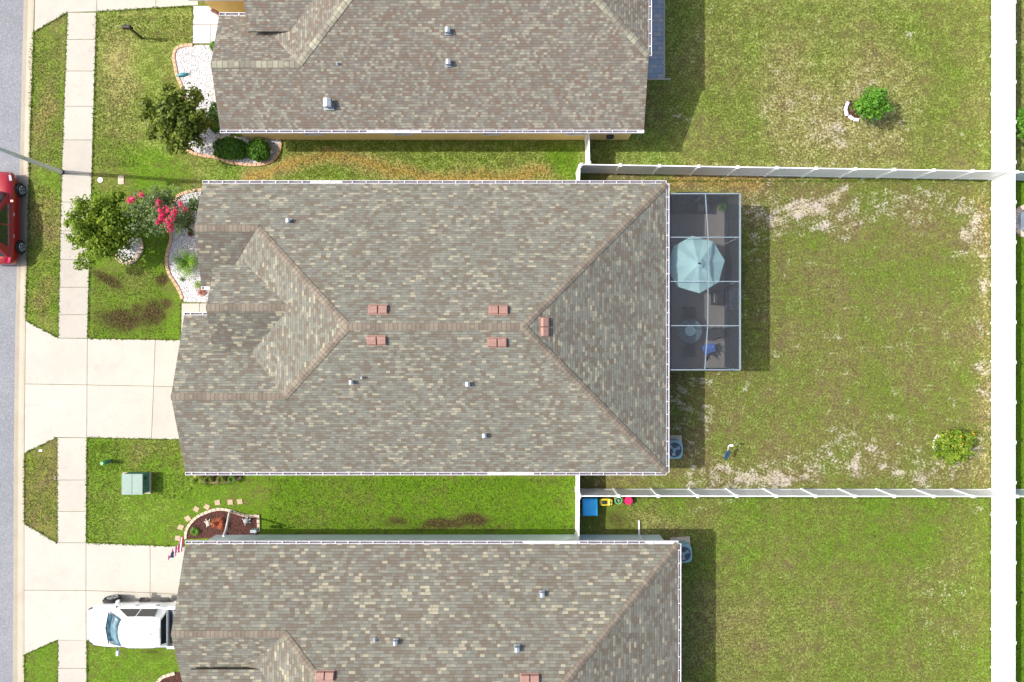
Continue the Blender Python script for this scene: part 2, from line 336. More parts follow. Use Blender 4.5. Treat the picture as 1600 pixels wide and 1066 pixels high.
# ------------------------------------------------------------------ ground
def struct(o): o['kind']='structure'; return o
m=MB(); m.face([(-900,-900,-.3),(900,-900,-.3),(900,900,-.3),(-900,900,-.3)]); struct(m.build('ground',M['ground']))
def interp(tab,y):
    return float(np.interp(y,[t[0] for t in tab],[t[1] for t in tab]))
AE=[(-900,66),(0,35),(250,29),(500,22),(700,19.5),(1066,18),(2000,14)]      # asphalt edge x by y
CE=[(-900,84),(0,54),(130,50),(250,46),(500,40),(700,38),(1066,38),(2000,38)]
WL=[(-900,140),(20,106),(266,97),(500,92),(683,90),(1066,91),(2000,94)]
WR=[(-900,184),(20,151),(266,144),(516,137),(683,136),(850,135),(1066,136),(2000,138)]
ys=list(range(-900,2001,50))
m=MB()
for a,b in zip(ys[:-1],ys[1:]):
    m.face([(-60,P(0,b).y,-.10),(P(interp(AE,b),b).x,P(0,b).y,-.10),(P(interp(AE,a),a).x,P(0,a).y,-.10),(-60,P(0,a).y,-.10)])
struct(m.build('road',M['asphalt']))
m=MB(); secs=[]
for y in ys:
    a=P(interp(AE,y),y); b=P(interp(CE,y),y); L=b.x-a.x
    secs.append([(a.x,a.y,-.25),(a.x,a.y,-.094),(a.x+.35*L,a.y,-.105),(a.x+.55*L,a.y,-.06),(a.x+.8*L,a.y,.0),(a.x+L,a.y,.02),(a.x+L,a.y,-.25)])
m.loft(secs); o=m.build('kerb',M['curb']); struct(o)
# lawn: fine grid with painted plant cover
def sm(x,a,b): 
    t=np.clip((x-a)/(b-a),0,1); return t*t*(3-2*t)
def boxm(px,py,x0,y0,x1,y1,s=8):
    return sm(px,x0-s,x0+s)*(1-sm(px,x1-s,x1+s))*sm(py,y0-s,y0+s)*(1-sm(py,y1-s,y1+s))
def gaus(px,py,cx,cy,rx,ry,a=0):
    c,s_=math.cos(a),math.sin(a); dx=px-cx; dy=py-cy; u=(dx*c+dy*s_)/rx; v_=(-dx*s_+dy*c)/ry; return np.exp(-(u*u+v_*v_))
def lawn():
    x0=P(39,0).x-.2
    xs=np.concatenate([np.arange(x0,30.2,.2),[34,40,60,120]]); yy=np.concatenate([[-120,-60,-30],np.arange(-20,20.01,.2),[30,60,120]])
    X,Y=np.meshgrid(xs,yy); px=X*S+800; py=533-Y*S
    # the west border follows the kerb
    ce=np.interp(py,[t[0] for t in CE],[t[1] for t in CE]); xe=(ce-800)/S-.03
    col=np.argmin(np.abs(X-xe),axis=1); 
    Z=np.zeros_like(X)
    X=np.maximum(X,xe)
    sand=np.zeros_like(X); straw=.25+0*X; lush=.45+0*X; dirt=0*X; dead=0*X
    rg=np.random.default_rng(4); wx=0*X; wy=0*X
    for f_ in (.35,.6,1.0,1.7,2.8,4.5):
        for _ in range(3):
            a_,p1,p2=rg.uniform(0,6.28,3); ph=f_*(X*math.cos(a_)+Y*math.sin(a_)); wx=wx+np.sin(ph+p1)*5.5/f_**.7; wy=wy+np.sin(ph*1.07+p2)*5.5/f_**.7
    px0,py0=px,py; pxw,pyw=px+wx,py+wy
    def setr(mask,st,lu,sa=None,de=None):
        nonlocal straw,lush,sand,dead
        straw=straw*(1-mask)+st*mask; lush=lush*(1-mask)+lu*mask
        if sa is not None: sand=sand*(1-mask)+sa*mask
        if de is not None: dead=dead*(1-mask)+de*mask
    setr(boxm(px,py,905,-900,1549,268,4),.44,.58,.1)           # back garden of the top house
    setr(boxm(px+wx*.5,py+wy*.5,1180,90,1560,262,50),.50,.45,.2); setr(boxm(px+wx*.5,py+wy*.5,1440,-50,1545,260,30+6),.35,.55,.05)
    setr(boxm(px+wx*.5,py+wy*.5,1000,120,1180,262,20+6),.38,.5,.05); setr(boxm(px,py,920,232,1060,262,6),.5,.75,0)
    setr(gaus(pxw,pyw,1300,170,110,70),.66,.32,.42)
    setr(boxm(px,py,905,272,1549,768,4),.30,.30,.27)            # back garden of the middle house
    setr(gaus(pxw,pyw,1370,420,180,130),.18,.40,.15); setr(gaus(pxw,pyw,1330,640,200,80),.25,.42,.16)
    setr(boxm(px+wx*.5,py+wy*.5,1050,272,1200,300,8+6),.75,.2,.25,1); setr(boxm(px+wx*.5,py+wy*.5,1515,290,1550,768,10+6),.6,.3,.3,.6)
    setr(boxm(px,py,905,772,1549,1400,4),.28,.62,.08)           # back garden of the bottom house
    setr(gaus(pxw,pyw,1150,980,200,120),.42,.38,.03); setr(gaus(pxw,pyw,1420,840,180,70),.18,.72,.05); setr(gaus(pxw,pyw,1490,950,50,120),.35,.55,.3); setr(gaus(pxw,pyw,1000,800,60,20),.55,.5,.05)
    setr(boxm(px,py,290,205,903,284,4),.45,.80,0)               # north side strip
    setr(boxm(px+wx*.5,py+wy*.5,380,262,895,284,7+6),.95,.35,0,1); setr(boxm(px+wx*.5,py+wy*.5,860,230,905,284,10+6),.2,.95,0,0)
    setr(boxm(px,py,290,745,900,845,4),.05,1.0,0,0)             # south side strip
    setr(gaus(pxw,pyw,480,790,200,60),.15,.85)
    setr(boxm(px,py,140,-300,305,262,6),.44,.60,.05,.05); setr(gaus(pxw,pyw,215,100,40,70),.72,.38,.12,.15); setr(boxm(px+wx*.5,py+wy*.5,140,220,300,270,10+6),.3,.8,0)
    setr(boxm(px,py,40,-300,108,262,4),.32,.62,.03,.1); setr(gaus(pxw,pyw,75,165,25,45),.55,.25,.1,.7)
    setr(boxm(px,py,135,262,300,532,6),.18,.80,0,0); setr(gaus(pxw,pyw,200,440,60,30),.3,.55); setr(gaus(pxw,pyw,165,300,20,25),.4,.25,0,.8)
    setr(boxm(px,py,38,262,98,532,4),.25,.72,0,.3); setr(gaus(pxw,pyw,75,340,18,60),.6,.3,.05,.6); setr(gaus(pxw,pyw,70,480,15,40),.5,.35,0,.8); 
    setr(boxm(px,py,134,682,330,860,5),.22,.80,0,.1); setr(gaus(pxw,pyw,240,700,60,18),.4,.5,0,.5); setr(gaus(pxw,pyw,200,800,70,35),.35,.9,0)
    setr(boxm(px,py,36,682,92,850,4),.35,.35,0,.9); setr(boxm(px,py,36,998,92,1300,4),.2,.8,0,.1); setr(boxm(px,py,134,1000,300,1300,5),.25,.85,0,.1)
    setr(boxm(px,py,1560,-300,3000,268,3),.45,.55,.05); setr(boxm(px,py,1560,268,3000,1400,3),.03,1.1,0,0)
    sand=np.maximum(sand,.42*boxm(pxw,pyw,1060,700,1500,764,14)); sand=np.maximum(sand,.42*boxm(pxw,pyw,1490,300,1545,760,16)); sand=np.maximum(sand,.45*boxm(pxw,pyw,1165,285,1540,345,16)); sand=np.maximum(sand,.36*boxm(px,py,1050,585,1110,760,8))
    for cx,cy,rx,ry,a,am in [(1262,322,46,20,0,1.0),(1218,345,32,22,.3,.8),(1305,300,34,16,-.6,.75),(1290,345,20,14,0,.7),(1497,330,16,14,.6,.75),(1520,345,14,24,0,.8),(1503,368,16,14,.4,.8),
        (1538,385,12,10,0,.6),(1500,395,14,8,0,.5),(1520,405,8,14,0,.5),(1425,320,12,14,0,.55),(1390,318,18,12,0,.5),(1528,455,10,22,0,.7),(1510,440,10,8,0,.5),(1520,510,16,12,0,.6),(1515,585,14,12,0,.7),(1522,620,14,14,0,.75),(1480,628,8,14,0,.6),
        (1391,620,10,10,0,.5),(1165,740,52,13,0,1.0),(1215,745,34,16,.3,1.0),(1255,750,30,8,0,.6),(1335,728,9,28,0,.85),(1370,710,14,26,.3,.5),(1410,738,20,12,0,.6),(1440,745,18,16,-.6,.75),(1300,690,22,8,0,.4),
        (1100,640,18,30,0,.55),(1075,610,20,40,.0,.42),(1165,605,7,32,.1,.6),(1190,345,14,50,0,.6),(1185,400,14,40,0,.5),(1085,722,10,10,0,.6),(1130,725,35,16,0,.7),(1220,555,14,12,0,.4),(1300,520,14,18,-.6,.4),(1240,430,10,10,0,.35),
        (1300,195,42,16,.4,.65),(1310,215,30,26,.4,.5),(1280,60,40,60,0,.22),(1385,12,20,8,0,.4),(1415,48,14,12,0,.35),(1050,195,22,16,0,.45),(1085,90,16,60,0,.25),(1520,800,14,14,0,.55),(1510,780,30,8,0,.35),(1515,930,22,34,0,.35),(1110,20,12,30,0,.3),(1480,210,40,20,0,.3)]:
        sand=np.maximum(sand,am*gaus(px+wx*.3,py+wy*.3,cx,cy,rx,ry,a))
    for cx,cy,rx,ry,a,am in [(160,438,26,8,.55,1.1),(248,436,15,10,-.7,1.1),(185,500,34,18,0,1.15),(232,492,24,22,0,1.1),(205,478,14,8,0,.8),(255,478,12,10,0,.8),(620,812,22,9,0,.7),(690,822,50,9,0,.95),(740,815,32,9,0,1.0),(300,815,8,14,0,.1),(930,770,30,6,0,.5),(955,812,20,14,0,.55),(232,1020,20,5,0,.6),(510,835,120,6,0,.4),(780,828,60,5,0,.4),(940,262,30,10,0,.2)]:
        dirt=np.maximum(dirt,am*gaus(px+wx*.3,py+wy*.3,cx,cy,rx,ry,a))
    # grass lies bare along walls and fences
    h,wd=X.shape; idx=np.arange(h*wd).reshape(h,wd)
    vs=np.stack([X.ravel(),Y.ravel(),Z.ravel()],1)
    fs=np.stack([idx[:-1,:-1].ravel(),idx[:-1,1:].ravel(),idx[1:,1:].ravel(),idx[1:,:-1].ravel()],1)
    area_ok=(vs[fs[:,1],0]-vs[fs[:,0],0])+(vs[fs[:,2],0]-vs[fs[:,3],0])>1e-4; fs=fs[area_ok]
    me=bpy.data.meshes.new('lawn'); me.from_pydata(vs.tolist(),[],fs.tolist())
    ca=me.attributes.new('cover','FLOAT_COLOR','POINT'); ca.data.foreach_set('color',np.stack([sand.ravel(),straw.ravel(),lush.ravel(),dirt.ravel()],1).ravel().astype('f'))
    cb=me.attributes.new('tone','FLOAT_COLOR','POINT'); cb.data.foreach_set('color',np.stack([dead.ravel(),0*dead.ravel(),0*dead.ravel(),0*dead.ravel()+1],1).ravel().astype('f'))
    me.materials.append(M['lawn']); o=bpy.data.objects.new('lawn',me); C.objects.link(o); struct(o)
lawn()
def slab(m,pts,z1=.03,gap=.012):
    q=[P(*p) for p in pts]; c=sum(q,Vector())/len(q); out=[]
    for p in q:
        d=c-p; L=Vector((d.x,d.y)).length; out.append((p.x+math.copysign(gap,d.x),p.y+math.copysign(gap,d.y)))
    m.prism(out,-.06,z1)
# dark bed under the slabs so joints read dark
def walkrun(name,cuts):
    m=MB()
    for a,b in zip(cuts[:-1],cuts[1:]):
        slab(m,[(interp(WL,a),a),(interp(WR,a),a),(interp(WR,b),b),(interp(WL,b),b)])
    struct(m.build(name,M['walk']))
walkrun('sidewalk',[20,62,111.5,166.5,219,272,316,361,406,449,492,528.5])
walkrun('sidewalk',[684,750,799,848])
walkrun('sidewalk',[1000,1044,1092,1140,1190,1240,1300,1400])
def joints(name,polys,mat='concrete'):
    m=MB()
    for p in polys: slab(m,p)
    return struct(m.build(name,M[mat]))
joints('driveway',[[(40.5,501),(92,528.5),(137,529),(136.5,601.5),(39.5,600)],[(39.5,600),(136.5,601.5),(136,684),(90,683.5),(38.5,708)],
  [(137,529),(243,531),(240.5,603.5),(136.5,601.5)],[(136.5,601.5),(240.5,603.5),(237,686),(136,684)],[(243,531),(310,532),(310,605),(240.5,603.5)],[(240.5,603.5),(310,605),(310,688),(237,686)]])
joints('driveway',[[(38.3,818),(89,848),(135,848),(134.8,922.5),(38.3,922)],[(38.3,922),(134.8,922.5),(135,1000.5),(90,1000),(38.3,1023)],
  [(135,848),(235,852),(235,926),(134.8,922.5)],[(134.8,922.5),(235,926),(235,1006),(135,1000.5)],[(235,852),(310,855),(310,930),(235,926)],[(235,926),(310,930),(310,1010),(235,1006)]])
joints('driveway',[[(54,50),(106,20),(151.5,18.5),(153,-60),(56,-60)],[(56,-60),(153,-60),(155,-140),(108,-140),(58,-170)],[(151.5,18.5),(244,12.5),(244,-60),(153,-60)],[(244,12.5),(310,9),(310,-60),(244,-60)],[(153,-60),(244,-60),(244,-140),(155,-140)],[(244,-60),(310,-60),(310,-140),(244,-140)]])
joints('front_path',[[(302,10),(350,9.5),(350,39),(301.5,39)],[(301.5,39),(329,39),(329,68.5),(301,68.5)],[(329,39),(350,39),(350,68.5),(329,68.5)]],'whitewalk')
joints('front_path',[[(284,474),(312,474),(312,531),(283,531)],[(312,474),(345,474),(345,531),(312,531)]])

# ------------------------------------------------------------------ planting beds
def bed(name,mat,pts,z=.035,h=.0):
    m=MB(); m.prism([tuple(P(*p)[:2]) for p in pts],-.05,z); o=m.build(name,M[mat]); o['kind']='stuff'; return o
def spline(pts,n=8):
    out=[]; q=[pts[0]]+list(pts)+[pts[-1]]
    for i in range(1,len(q)-2):
        for j in range(n):
            t=j/n; a,b,c,d=[Vector((*p,0)) for p in q[i-1:i+3]]
            v=.5*((2*b)+(c-a)*t+(2*a-5*b+4*c-d)*t*t+(3*b-a-3*c+d)*t*t*t); out.append((v.x,v.y))
    out.append(pts[-1]); return out
def edging(pts,mat,label,bl=.24,bw=.15,bh=.09,jit=.012,cat='edging',group=None):
    c=spline(pts,10); q=[P(*p) for p in c]; m=MB(); acc=0; tgt=bl/2; rr=random.Random(len(pts)*7+int(pts[0][0]))
    L=[0]
    for a,b in zip(q[:-1],q[1:]): L.append(L[-1]+(b-a).length)
    n=int(L[-1]/bl)
    for i in range(n):
        s_=(i+.5)*bl; k=max(1,int(np.searchsorted(L,s_))); k=min(k,len(q)-1)
        t=(s_-L[k-1])/max(1e-6,L[k]-L[k-1]); p=q[k-1].lerp(q[k],t); d=(q[k]-q[k-1])
        m.box((p.x,p.y,bh/2-.03+.008*rr.random()),(bl*.93,bw*(1+.1*rr.random()),bh+.04),rz=math.atan2(d.y,d.x)+rr.uniform(-.05,.05))
    o=m.build('garden_edging',M[mat],bevel=.012); return tag(o,label,cat,group)
# top house bed
topcurve=[(302,71),(287,72),(276,77),(272,88),(274,103),(277,118),(284,135),(289,152),(288,175),(286,200),(286,222),(296,236),(315,243),(340,247),(365,255),(400,258),(425,252),(436,238),(439,222)]
bed('white_gravel','gravel',spline(topcurve,4)+[(439,216),(360,214),(350,150),(350,71)])
edging(topcurve,'edge','terracotta edging curving round the white gravel bed of the top house')
midcurve=[(330,294),(313,297),(295,300),(280,306),(272,318),(270,340),(267,360),(268,374),(263,392),(261,410),(265,428),(273,441),(281,455),(287,472)]
bed('white_gravel','gravel',spline(midcurve,4)+[(345,473),(345,294)])
edging(midcurve,'edge','long wavy terracotta edging beside the middle house front wall')
ring=[(215,368),(220,377),(222,388),(217,399),(208,408),(197,411),(187,406),(181,397),(180,386)]
bed('white_gravel','gravel',[(201+20*math.cos(t*math.pi/12),388+20*math.sin(t*math.pi/12)) for t in range(24)])
edging(ring,'edge2','ring of tan edging bricks round the foot of the front yard tree',.26,.2,.1)
botcurve=[(290,842),(292,829),(298,818),(308,808),(322,801),(338,796),(352,796),(364,799),(375,803),(388,806),(403,806)]
bed('red_mulch','mulch',spline(botcurve,4)+[(404,838),(300,842)])
edging(botcurve+[(404,808),(404.5,822),(404.5,834)],'edge2','tan edging round the dark red mulch bed with two turtles',.22,.14)
b3=[(305,742),(310,750),(325,753),(345,753),(362,752),(375,747),(382,741)]
bed('red_mulch','mulch',b3+[(382,735),(305,735)]); edging(b3,'edge','short terracotta edging arc under the south gutter of the middle house',.24,.12)
b4=[(240,1075),(252,1060),(262,1055),(280,1050)]
bed('red_mulch','mulch',b4+[(310,1050),(310,1100),(240,1100)]); edging(b4,'edge2','tan edging arc at the bottom beside the truck')
bed('soil_patch','mulch',[(1316,170),(1320,160),(1330,157),(1345,160),(1350,172),(1342,184),(1328,188),(1318,180)],.02)
for i,(x,y,a) in enumerate([(278,841,1.5),(282.6,824,1.2),(293.8,810.2,.5),(307,795.6,-.5),(323.6,792,-.5),(340,785.3,.15),(360,784.7,.05),(375,783.7,.1)]):
    m=MB(); p=P(x,y); d=.15; q=[Vector((p.x+math.cos(a+k*math.pi/2+math.pi/4)*(d+.02*(k%2))*1.25,p.y+math.sin(a+k*math.pi/2+math.pi/4)*d*1.25)) for k in range(4)]
    m.prism(q,-.02,.03); 
    nm=['nearest the driveway','second from the driveway, beside the edging','third from the driveway, left of the mulch bed','fourth from the driveway where the path bends','fifth from the driveway, tilted, above the mulch bed','third from the far end, above the mulch bed','second from the far end of the path','last one at the far right end of the path'][i]
    tag(m.build('stepping_stone',M['stone'],bevel=.015),'tan square stepping stone, '+nm,'stepping stone','stepping stones curving round the mulch bed')

# ------------------------------------------------------------------ houses
PT=.38
def slabpoly(m,pts,t=.11,uvo=(0,0)):
    pts=[Vector(p) for p in pts]; n=Vector()
    for i in range(len(pts)):
        a,b=pts[i],pts[(i+1)%len(pts)]; n+=a.cross(b)
    if n.z<0: pts.reverse(); n=-n
    n.normalize(); e=Vector((0,0,1)).cross(n); e.normalize(); up=n.cross(e)
    uv=[(p.dot(e)+uvo[0],p.dot(up)+uvo[1]) for p in pts]
    m.face(pts,uv); lo=[p-Vector((0,0,t)) for p in pts]; m.face(list(reversed(lo)),list(reversed(uv)),1)
    for i in range(len(pts)):
        j=(i+1)%len(pts); m.face([pts[i],lo[i],lo[j],pts[j]],None,1)
def capline(m,a,b,d1,d2,w=.165,rise=.028):
    """ridge/hip cap: a,b end points; d1,d2 = drop (z) at distance w on each side"""
    a=Vector(a)+Vector((0,0,rise)); b=Vector(b)+Vector((0,0,rise)); d=b-a; L=d.length; h=Vector((d.x,d.y,0)).normalized(); s_=Vector((-h.y,h.x,0))
    for sg,dr in ((1,d1),(-1,d2)):
        q=[a,b,b+s_*w*sg-Vector((0,0,dr)),a+s_*w*sg-Vector((0,0,dr))]; uv=[(0,0),(0,L),(w,L),(w,0)]
        if sg>0: m.face(q,uv)
        else: m.face(list(reversed(q)),list(reversed(uv)))
        lo=[p-Vector((0,0,.03)) for p in q]
        m.face([q[3],q[2],lo[2],lo[3]],None)
def gutter(parent,a,b,out,rr,start_dirty=.5):
    """open gutter trough with hangers from a to b; out = outward direction"""
    a=Vector(a); b=Vector(b); out=Vector(out); m=MB(); d=(b-a); L=d.length; x=d/L; z=Vector((0,0,1))
    gw=.145
    def strip(o0,o1,z0,z1,mi=0,s0=0,s1=None):
        s1=L if s1 is None else s1; c=a+x*(s0+s1)/2+out*(o0+o1)/2+z*(z0+z1)/2
        m.box(c,(s1-s0,abs(o1-o0),z1-z0),mi=mi,M=Matrix((x,out,z)).transposed() if x.cross(out).z>0 else Matrix((x,-out,z)).transposed())
    strip(.004,.024,-.125,-.004); strip(gw-.022,gw,-.13,.004); strip(.022,gw-.022,-.125,-.105)
    s_=0
    while s_<L-.3:       # leaf dirt lying in stretches of the trough
        l=rr.uniform(1,3.5)
        if rr.random()<.9: strip(.023,gw-.0225,-.1045,-.085+rr.uniform(0,.03),1,s_,min(s_+l,L))
        s_+=l
    k=.3
    while k<L: strip(.0,gw+.002,-.008,.010,0,k-.016,k+.016); k+=.62+rr.uniform(-.05,.05)
    strip(.004,gw,-.128,.002,0,-.012,.006); strip(.004,gw,-.128,.002,0,L-.006,L+.012)
    return m.build('gutter',[M['trim'],M['leafdirt']],parent)
def window(parent,c,w,h,axis,sgn,label=None):
    """window on a wall; axis 'x' wall normal along x"""
    m=MB(); g_=MB(); n=Vector((sgn,0,0)) if axis=='x' else Vector((0,sgn,0)); t=Vector((0,1,0)) if axis=='x' else Vector((1,0,0)); c=Vector(c)
    for s_ in (-1,1):
        m.bar(c+t*s_*w/2-Vector((0,0,h/2+.04))+n*.02,c+t*s_*w/2+Vector((0,0,h/2+.04))+n*.02,.08,.06,up=t)
        m.bar(c-t*(w/2-.04)+Vector((0,0,s_*h/2))+n*.02,c+t*(w/2-.04)+Vector((0,0,s_*h/2))+n*.02,.06,.08)
    m.bar(c-t*(w/2-.04)+n*.018,c+t*(w/2-.04)+n*.018,.045,.04)
    g_.bar(c-t*(w/2-.03)+n*.004,c+t*(w/2-.03)+n*.004,.012,h-.06)
    o=m.build('window',M['trim'],parent); g_.build('pane',M['glass'],o)
def vent_pair(parent,p,pitchdir,along,mat='pinkvent'):
    """twin box vents on a slope. p on the roof surface; pitchdir = downhill 2D unit, along = eave 2D unit"""
    d=Vector((pitchdir[0],pitchdir[1],-PT)).normalized(); a=Vector((along[0],along[1],0)); n=a.cross(d); 
    if n.z<0: n=-n
    out=[]
    for s_ in (-.215,.215):
        m=MB(); c=Vector(p)+a*s_; R=Matrix((a,a.cross(n)*-1 if a.cross(n).dot(d)<0 else a.cross(n),n)).transposed()
        m.box(c+n*.02,(.46,.50,.02),M=R)
        w=.19; 
        secs=[]
        for t,hh in ((-.2,.10),(-.13,.15),(.13,.15),(.2,.07)):
            q=c+d*t; secs.append([q-a*w+n*.01,q-a*w+n*hh,q+a*w+n*hh,q+a*w+n*.01])
        m.loft(secs,closed=True); o=m.build('roof_vent',M[mat],parent,bevel=.01); out.append(o)
    return out
def hooded(parent,p,size=.22,h=.25,mat='galv'):
    """square metal exhaust vent with a hood"""
    p=Vector(p); m=MB(); s_=size/2
    m.box(p+Vector((0,0,.01)),(size*1.25,size*1.25,.02)); m.box(p+Vector((0,0,h*.4)),(size*.8,size*.8,h*.8)); 
    secs=[]
    for t,hh in ((-1,.0),(-.8,.3),(0,.42),(.8,.3),(1,.0)):
        secs.append([p+Vector((t*s_*1.1,-s_,h*.75)),p+Vector((t*s_*1.1,-s_,h*.8+hh*size)),p+Vector((t*s_*1.1,s_,h*.8+hh*size)),p+Vector((t*s_*1.1,s_,h*.75))])
    m.loft(secs,closed=True); return m.build('exhaust_vent',M[mat],parent)
def pipe(parent,p,r=.04,h=.25,mat='galv'):
    p=Vector(p); m=MB(); m.tube([p+Vector((0,0,-.05)),p+Vector((0,0,h))],r,10); m.tube([p+Vector((0,0,.0)),p+Vector((0,0,.06))],[r*2.4,r*1.1],10); return m.build('vent_pipe',M[mat],parent)
def house(name,label,Yc,s,xE,xA,xB,xC,vA,vAe,sh,cap,wallm,rLx=-7.28,east='hip',seed=1,kB=(.9,2.95,-1.0),pBn=.42,pBs=.42,pC=.34,dark_sh=None):
    rr=random.Random(seed); hb=6.95; zE=2.72; zR=zE+PT*hb; W=lambda x,v,z:Vector((x,Yc+s*v,z))
    root=empty(name,(0,0,0),label,'house')
    zA=zE+PT*(hb-vA); xHA=rLx-(zR-zA)/PT; vC=-3.2; zC=zE+PT*(hb+vC); xHC=rLx-(zR-zC)/PT; vCe=.6
    pA=(zA-2.84)/(vA-vAe); zCe=zC-pC*(vCe-vC); zAe=2.84
    wx_=lambda z: rLx-(zR-z)/PT
    rm=MB(); cp=MB()
    if east=='hip':
        rRx=xE-hb; E=[W(xE,hb,zE),W(xE,-hb,zE),W(rRx,0,zR)]
        slabpoly(rm,E,uvo=(3,1)); NE=[W(rRx,0,zR),W(xE,hb,zE)]; SE=[W(rRx,0,zR),W(xE,-hb,zE)]
    else:
        zg=3.9; vg=(zR-zg)/PT; pe=.33; rRx=xE-(zR-zg)/pe
        slabpoly(rm,[W(xE,vg,zg),W(xE,-vg,zg),W(rRx,0,zR)],uvo=(3,1)); NE=[W(rRx,0,zR),W(xE,vg,zg),W(xE,hb,zE)]; SE=[W(rRx,0,zR),W(xE,-vg,zg),W(xE,-hb,zE)]
    slabpoly(rm,NE+[W(xA,hb,zE),W(xA,vA,zA),W(xHA,vA,zA),W(rLx,0,zR)],uvo=(0,0))
    slabpoly(rm,SE+[W(xC,-hb,zE),W(xC,vC,zC),W(xHC,vC,zC),W(rLx,0,zR)],uvo=(7,3))
    # west slope of the main body, running down under the front gables
    zl=2.9; xl=rLx-(zR-zl)/PT
    slabpoly(rm,[W(rLx,0,zR),W(xHA,vA,zA),W(xl,vA-.6,zl),W(xl,vC+.6,zl),W(xHC,vC,zC)],uvo=(1,5))
    slabpoly(rm,[W(xC,vC,zC),W(xHC,vC,zC),W(wx_(zCe)+.4,vCe,zCe),W(xC,vCe,zCe)],uvo=(4,6))
    vB,vBn,vBs=kB; zB=4.24; xHB=rLx-(zR-zB)/PT; pB=.38
    pr=MB(); zn=zB-pBn*(vBn-vB); zs_=zB-pBs*(vB-vBs)
    slabpoly(pr,[W(xB,vB,zB),W(xHB,vB,zB),W(wx_(zn)+.4,vBn,zn),W(xB,vBn,zn)],uvo=(9,2))
    sr=MB() if dark_sh else pr
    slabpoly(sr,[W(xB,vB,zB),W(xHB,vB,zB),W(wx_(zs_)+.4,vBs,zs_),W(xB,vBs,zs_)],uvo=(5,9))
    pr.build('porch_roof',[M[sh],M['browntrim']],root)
    if dark_sh:
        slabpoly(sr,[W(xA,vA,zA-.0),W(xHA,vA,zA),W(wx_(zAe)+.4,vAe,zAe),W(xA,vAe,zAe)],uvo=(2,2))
        sr.build('darker_slope',[M[dark_sh],M['browntrim']],root)
    else: slabpoly(rm,[W(xA,vA,zA),W(xHA,vA,zA),W(wx_(zAe)+.4,vAe,zAe),W(xA,vAe,zAe)],uvo=(2,2))
    roof=rm.build('roof',[M[sh],M['trim']],root)
    t=.165*PT; hp=.165*.27
    capline(cp,W(rLx,0,zR),W(rRx,0,zR),t,t)
    if east=='hip': ends=[W(xE,hb,zE),W(xE,-hb,zE)]
    else: ends=[W(xE,vg,zg),W(xE,-vg,zg)]
    for e in ends: capline(cp,W(rRx,0,zR),e,hp,hp)
    capline(cp,W(rLx,0,zR),W(xHA,vA,zA),hp,hp); capline(cp,W(rLx,0,zR),W(xHC,vC,zC),hp,hp)
    capline(cp,W(xA,vA,zA),W(xHA+.05,vA,zA),.165*.36,.165*.36); capline(cp,W(xC,vC,zC),W(xHC+.05,vC,zC),.165*.36,.165*.36)
    capline(cp,W(xB,vB,zB),W(xHB+.1,vB,zB),.165*pB,.165*pB)
    cp.build('ridge_cap',M[cap],roof)
    # flashing strip in the small step between the porch gable and the slope below
    # soffits and fascia
    xw=-12.2
    so_=MB()
    for (x0,x1,v0,v1) in ((xw,xE,-hb,hb),(xA,xw,vAe+.02,hb),(xC,xw,-hb,vCe-.02),(xB+.1,xw,vCe,vAe)):
        y0,y1=sorted((Yc+s*v0,Yc+s*v1)); so_.box(((x0+x1)/2,(y0+y1)/2,2.51),(x1-x0-.02,y1-y0-.02,.05))
    so_.build('soffit',M['soffit'],root)
    wl=MB(); ov=.31
    for (x0,x1,v0,v1) in ((xw,xE-ov,-hb+ov,hb-ov),(xA+ov,xw,vAe+ov,hb-ov),(xC+ov,xw,-hb+ov,vCe-ov)):
        y0,y1=sorted((Yc+s*v0,Yc+s*v1)); wl.box(((x0+x1)/2,(y0+y1)/2,1.21),(x1-x0,y1-y0,2.55))
    # gable ends
    for (x,pts) in ((xA+ov,[(hb-ov,2.5),(vA,zA-.17),(vAe+.35,2.5)]),(xC+ov,[(-hb+ov,2.5),(vC,zC-.17),(vCe-.3,2.5)]),(xB+.25,[(vBn-.25,zB-pBn*(vBn-.25-vB)-.2),(vB,zB-.2),(vBs+.3,zB-pBs*(vB-vBs-.3)-.2),(vCe,2.5),(vAe,2.5)])):
        q0=[W(x,v,z) for v,z in pts]; q1=[W(x+.12,v,z) for v,z in pts]; wl.loft([q0,q1],closed=True)
    if east!='hip':
        pts=[(-hb+ov,2.5),(hb-ov,2.5),(vg+.15,zg-.25),(-vg-.15,zg-.25)]
        wl.loft([[W(xE-ov-.12,v,z) for v,z in pts],[W(xE-ov,v,z) for v,z in pts]],closed=True)
    wl.build('wall',M[wallm],root)
    # gutters
    def gt(a,b,out): gutter(root,a,b,out,rr)
    gt(W(xA,hb,zE-.005),W(xE,hb,zE-.005),(0,s,0)); gt(W(xC,-hb,zE-.005),W(xE,-hb,zE-.005),(0,-s,0))
    if east=='hip': gt(W(xE,-hb,zE-.005),W(xE,hb,zE-.005),(1,0,0))
    else: gt(W(xE,-vg,zg-.005),W(xE,vg,zg-.005),(1,0,0))
    gt(W(xC,vCe,zCe-.005),W(max(xB-.06,xC+.5),vCe,zCe-.005),(0,s,0)); gt(W(xA,vAe,zAe-.005),W(max(xB-.02,xA+.4),vAe,zAe-.005),(0,-s,0))
    # white corner blocks, downspouts
    for (x,v) in (((xE-1.4,hb-ov),(xE-1.4,-hb+ov)) if east=='hip' else ()):
        sg=1 if v>0 else -1; d=MB(); c=W(x,v+sg*.05,0)
        d.bar(c+Vector((0,0,.12)),c+Vector((0,0,2.3)),.07,.09,up=(0,1,0)); c2=W(x,sg*(hb+.06),2.58); d.bar(c+Vector((0,0,2.28)),c2,.07,.08)
        c3=W(x,v+sg*.75,.05); d.bar(c+Vector((0,0,.12)),c3,.075,.08); d.build('downspout',M['trim'],root)
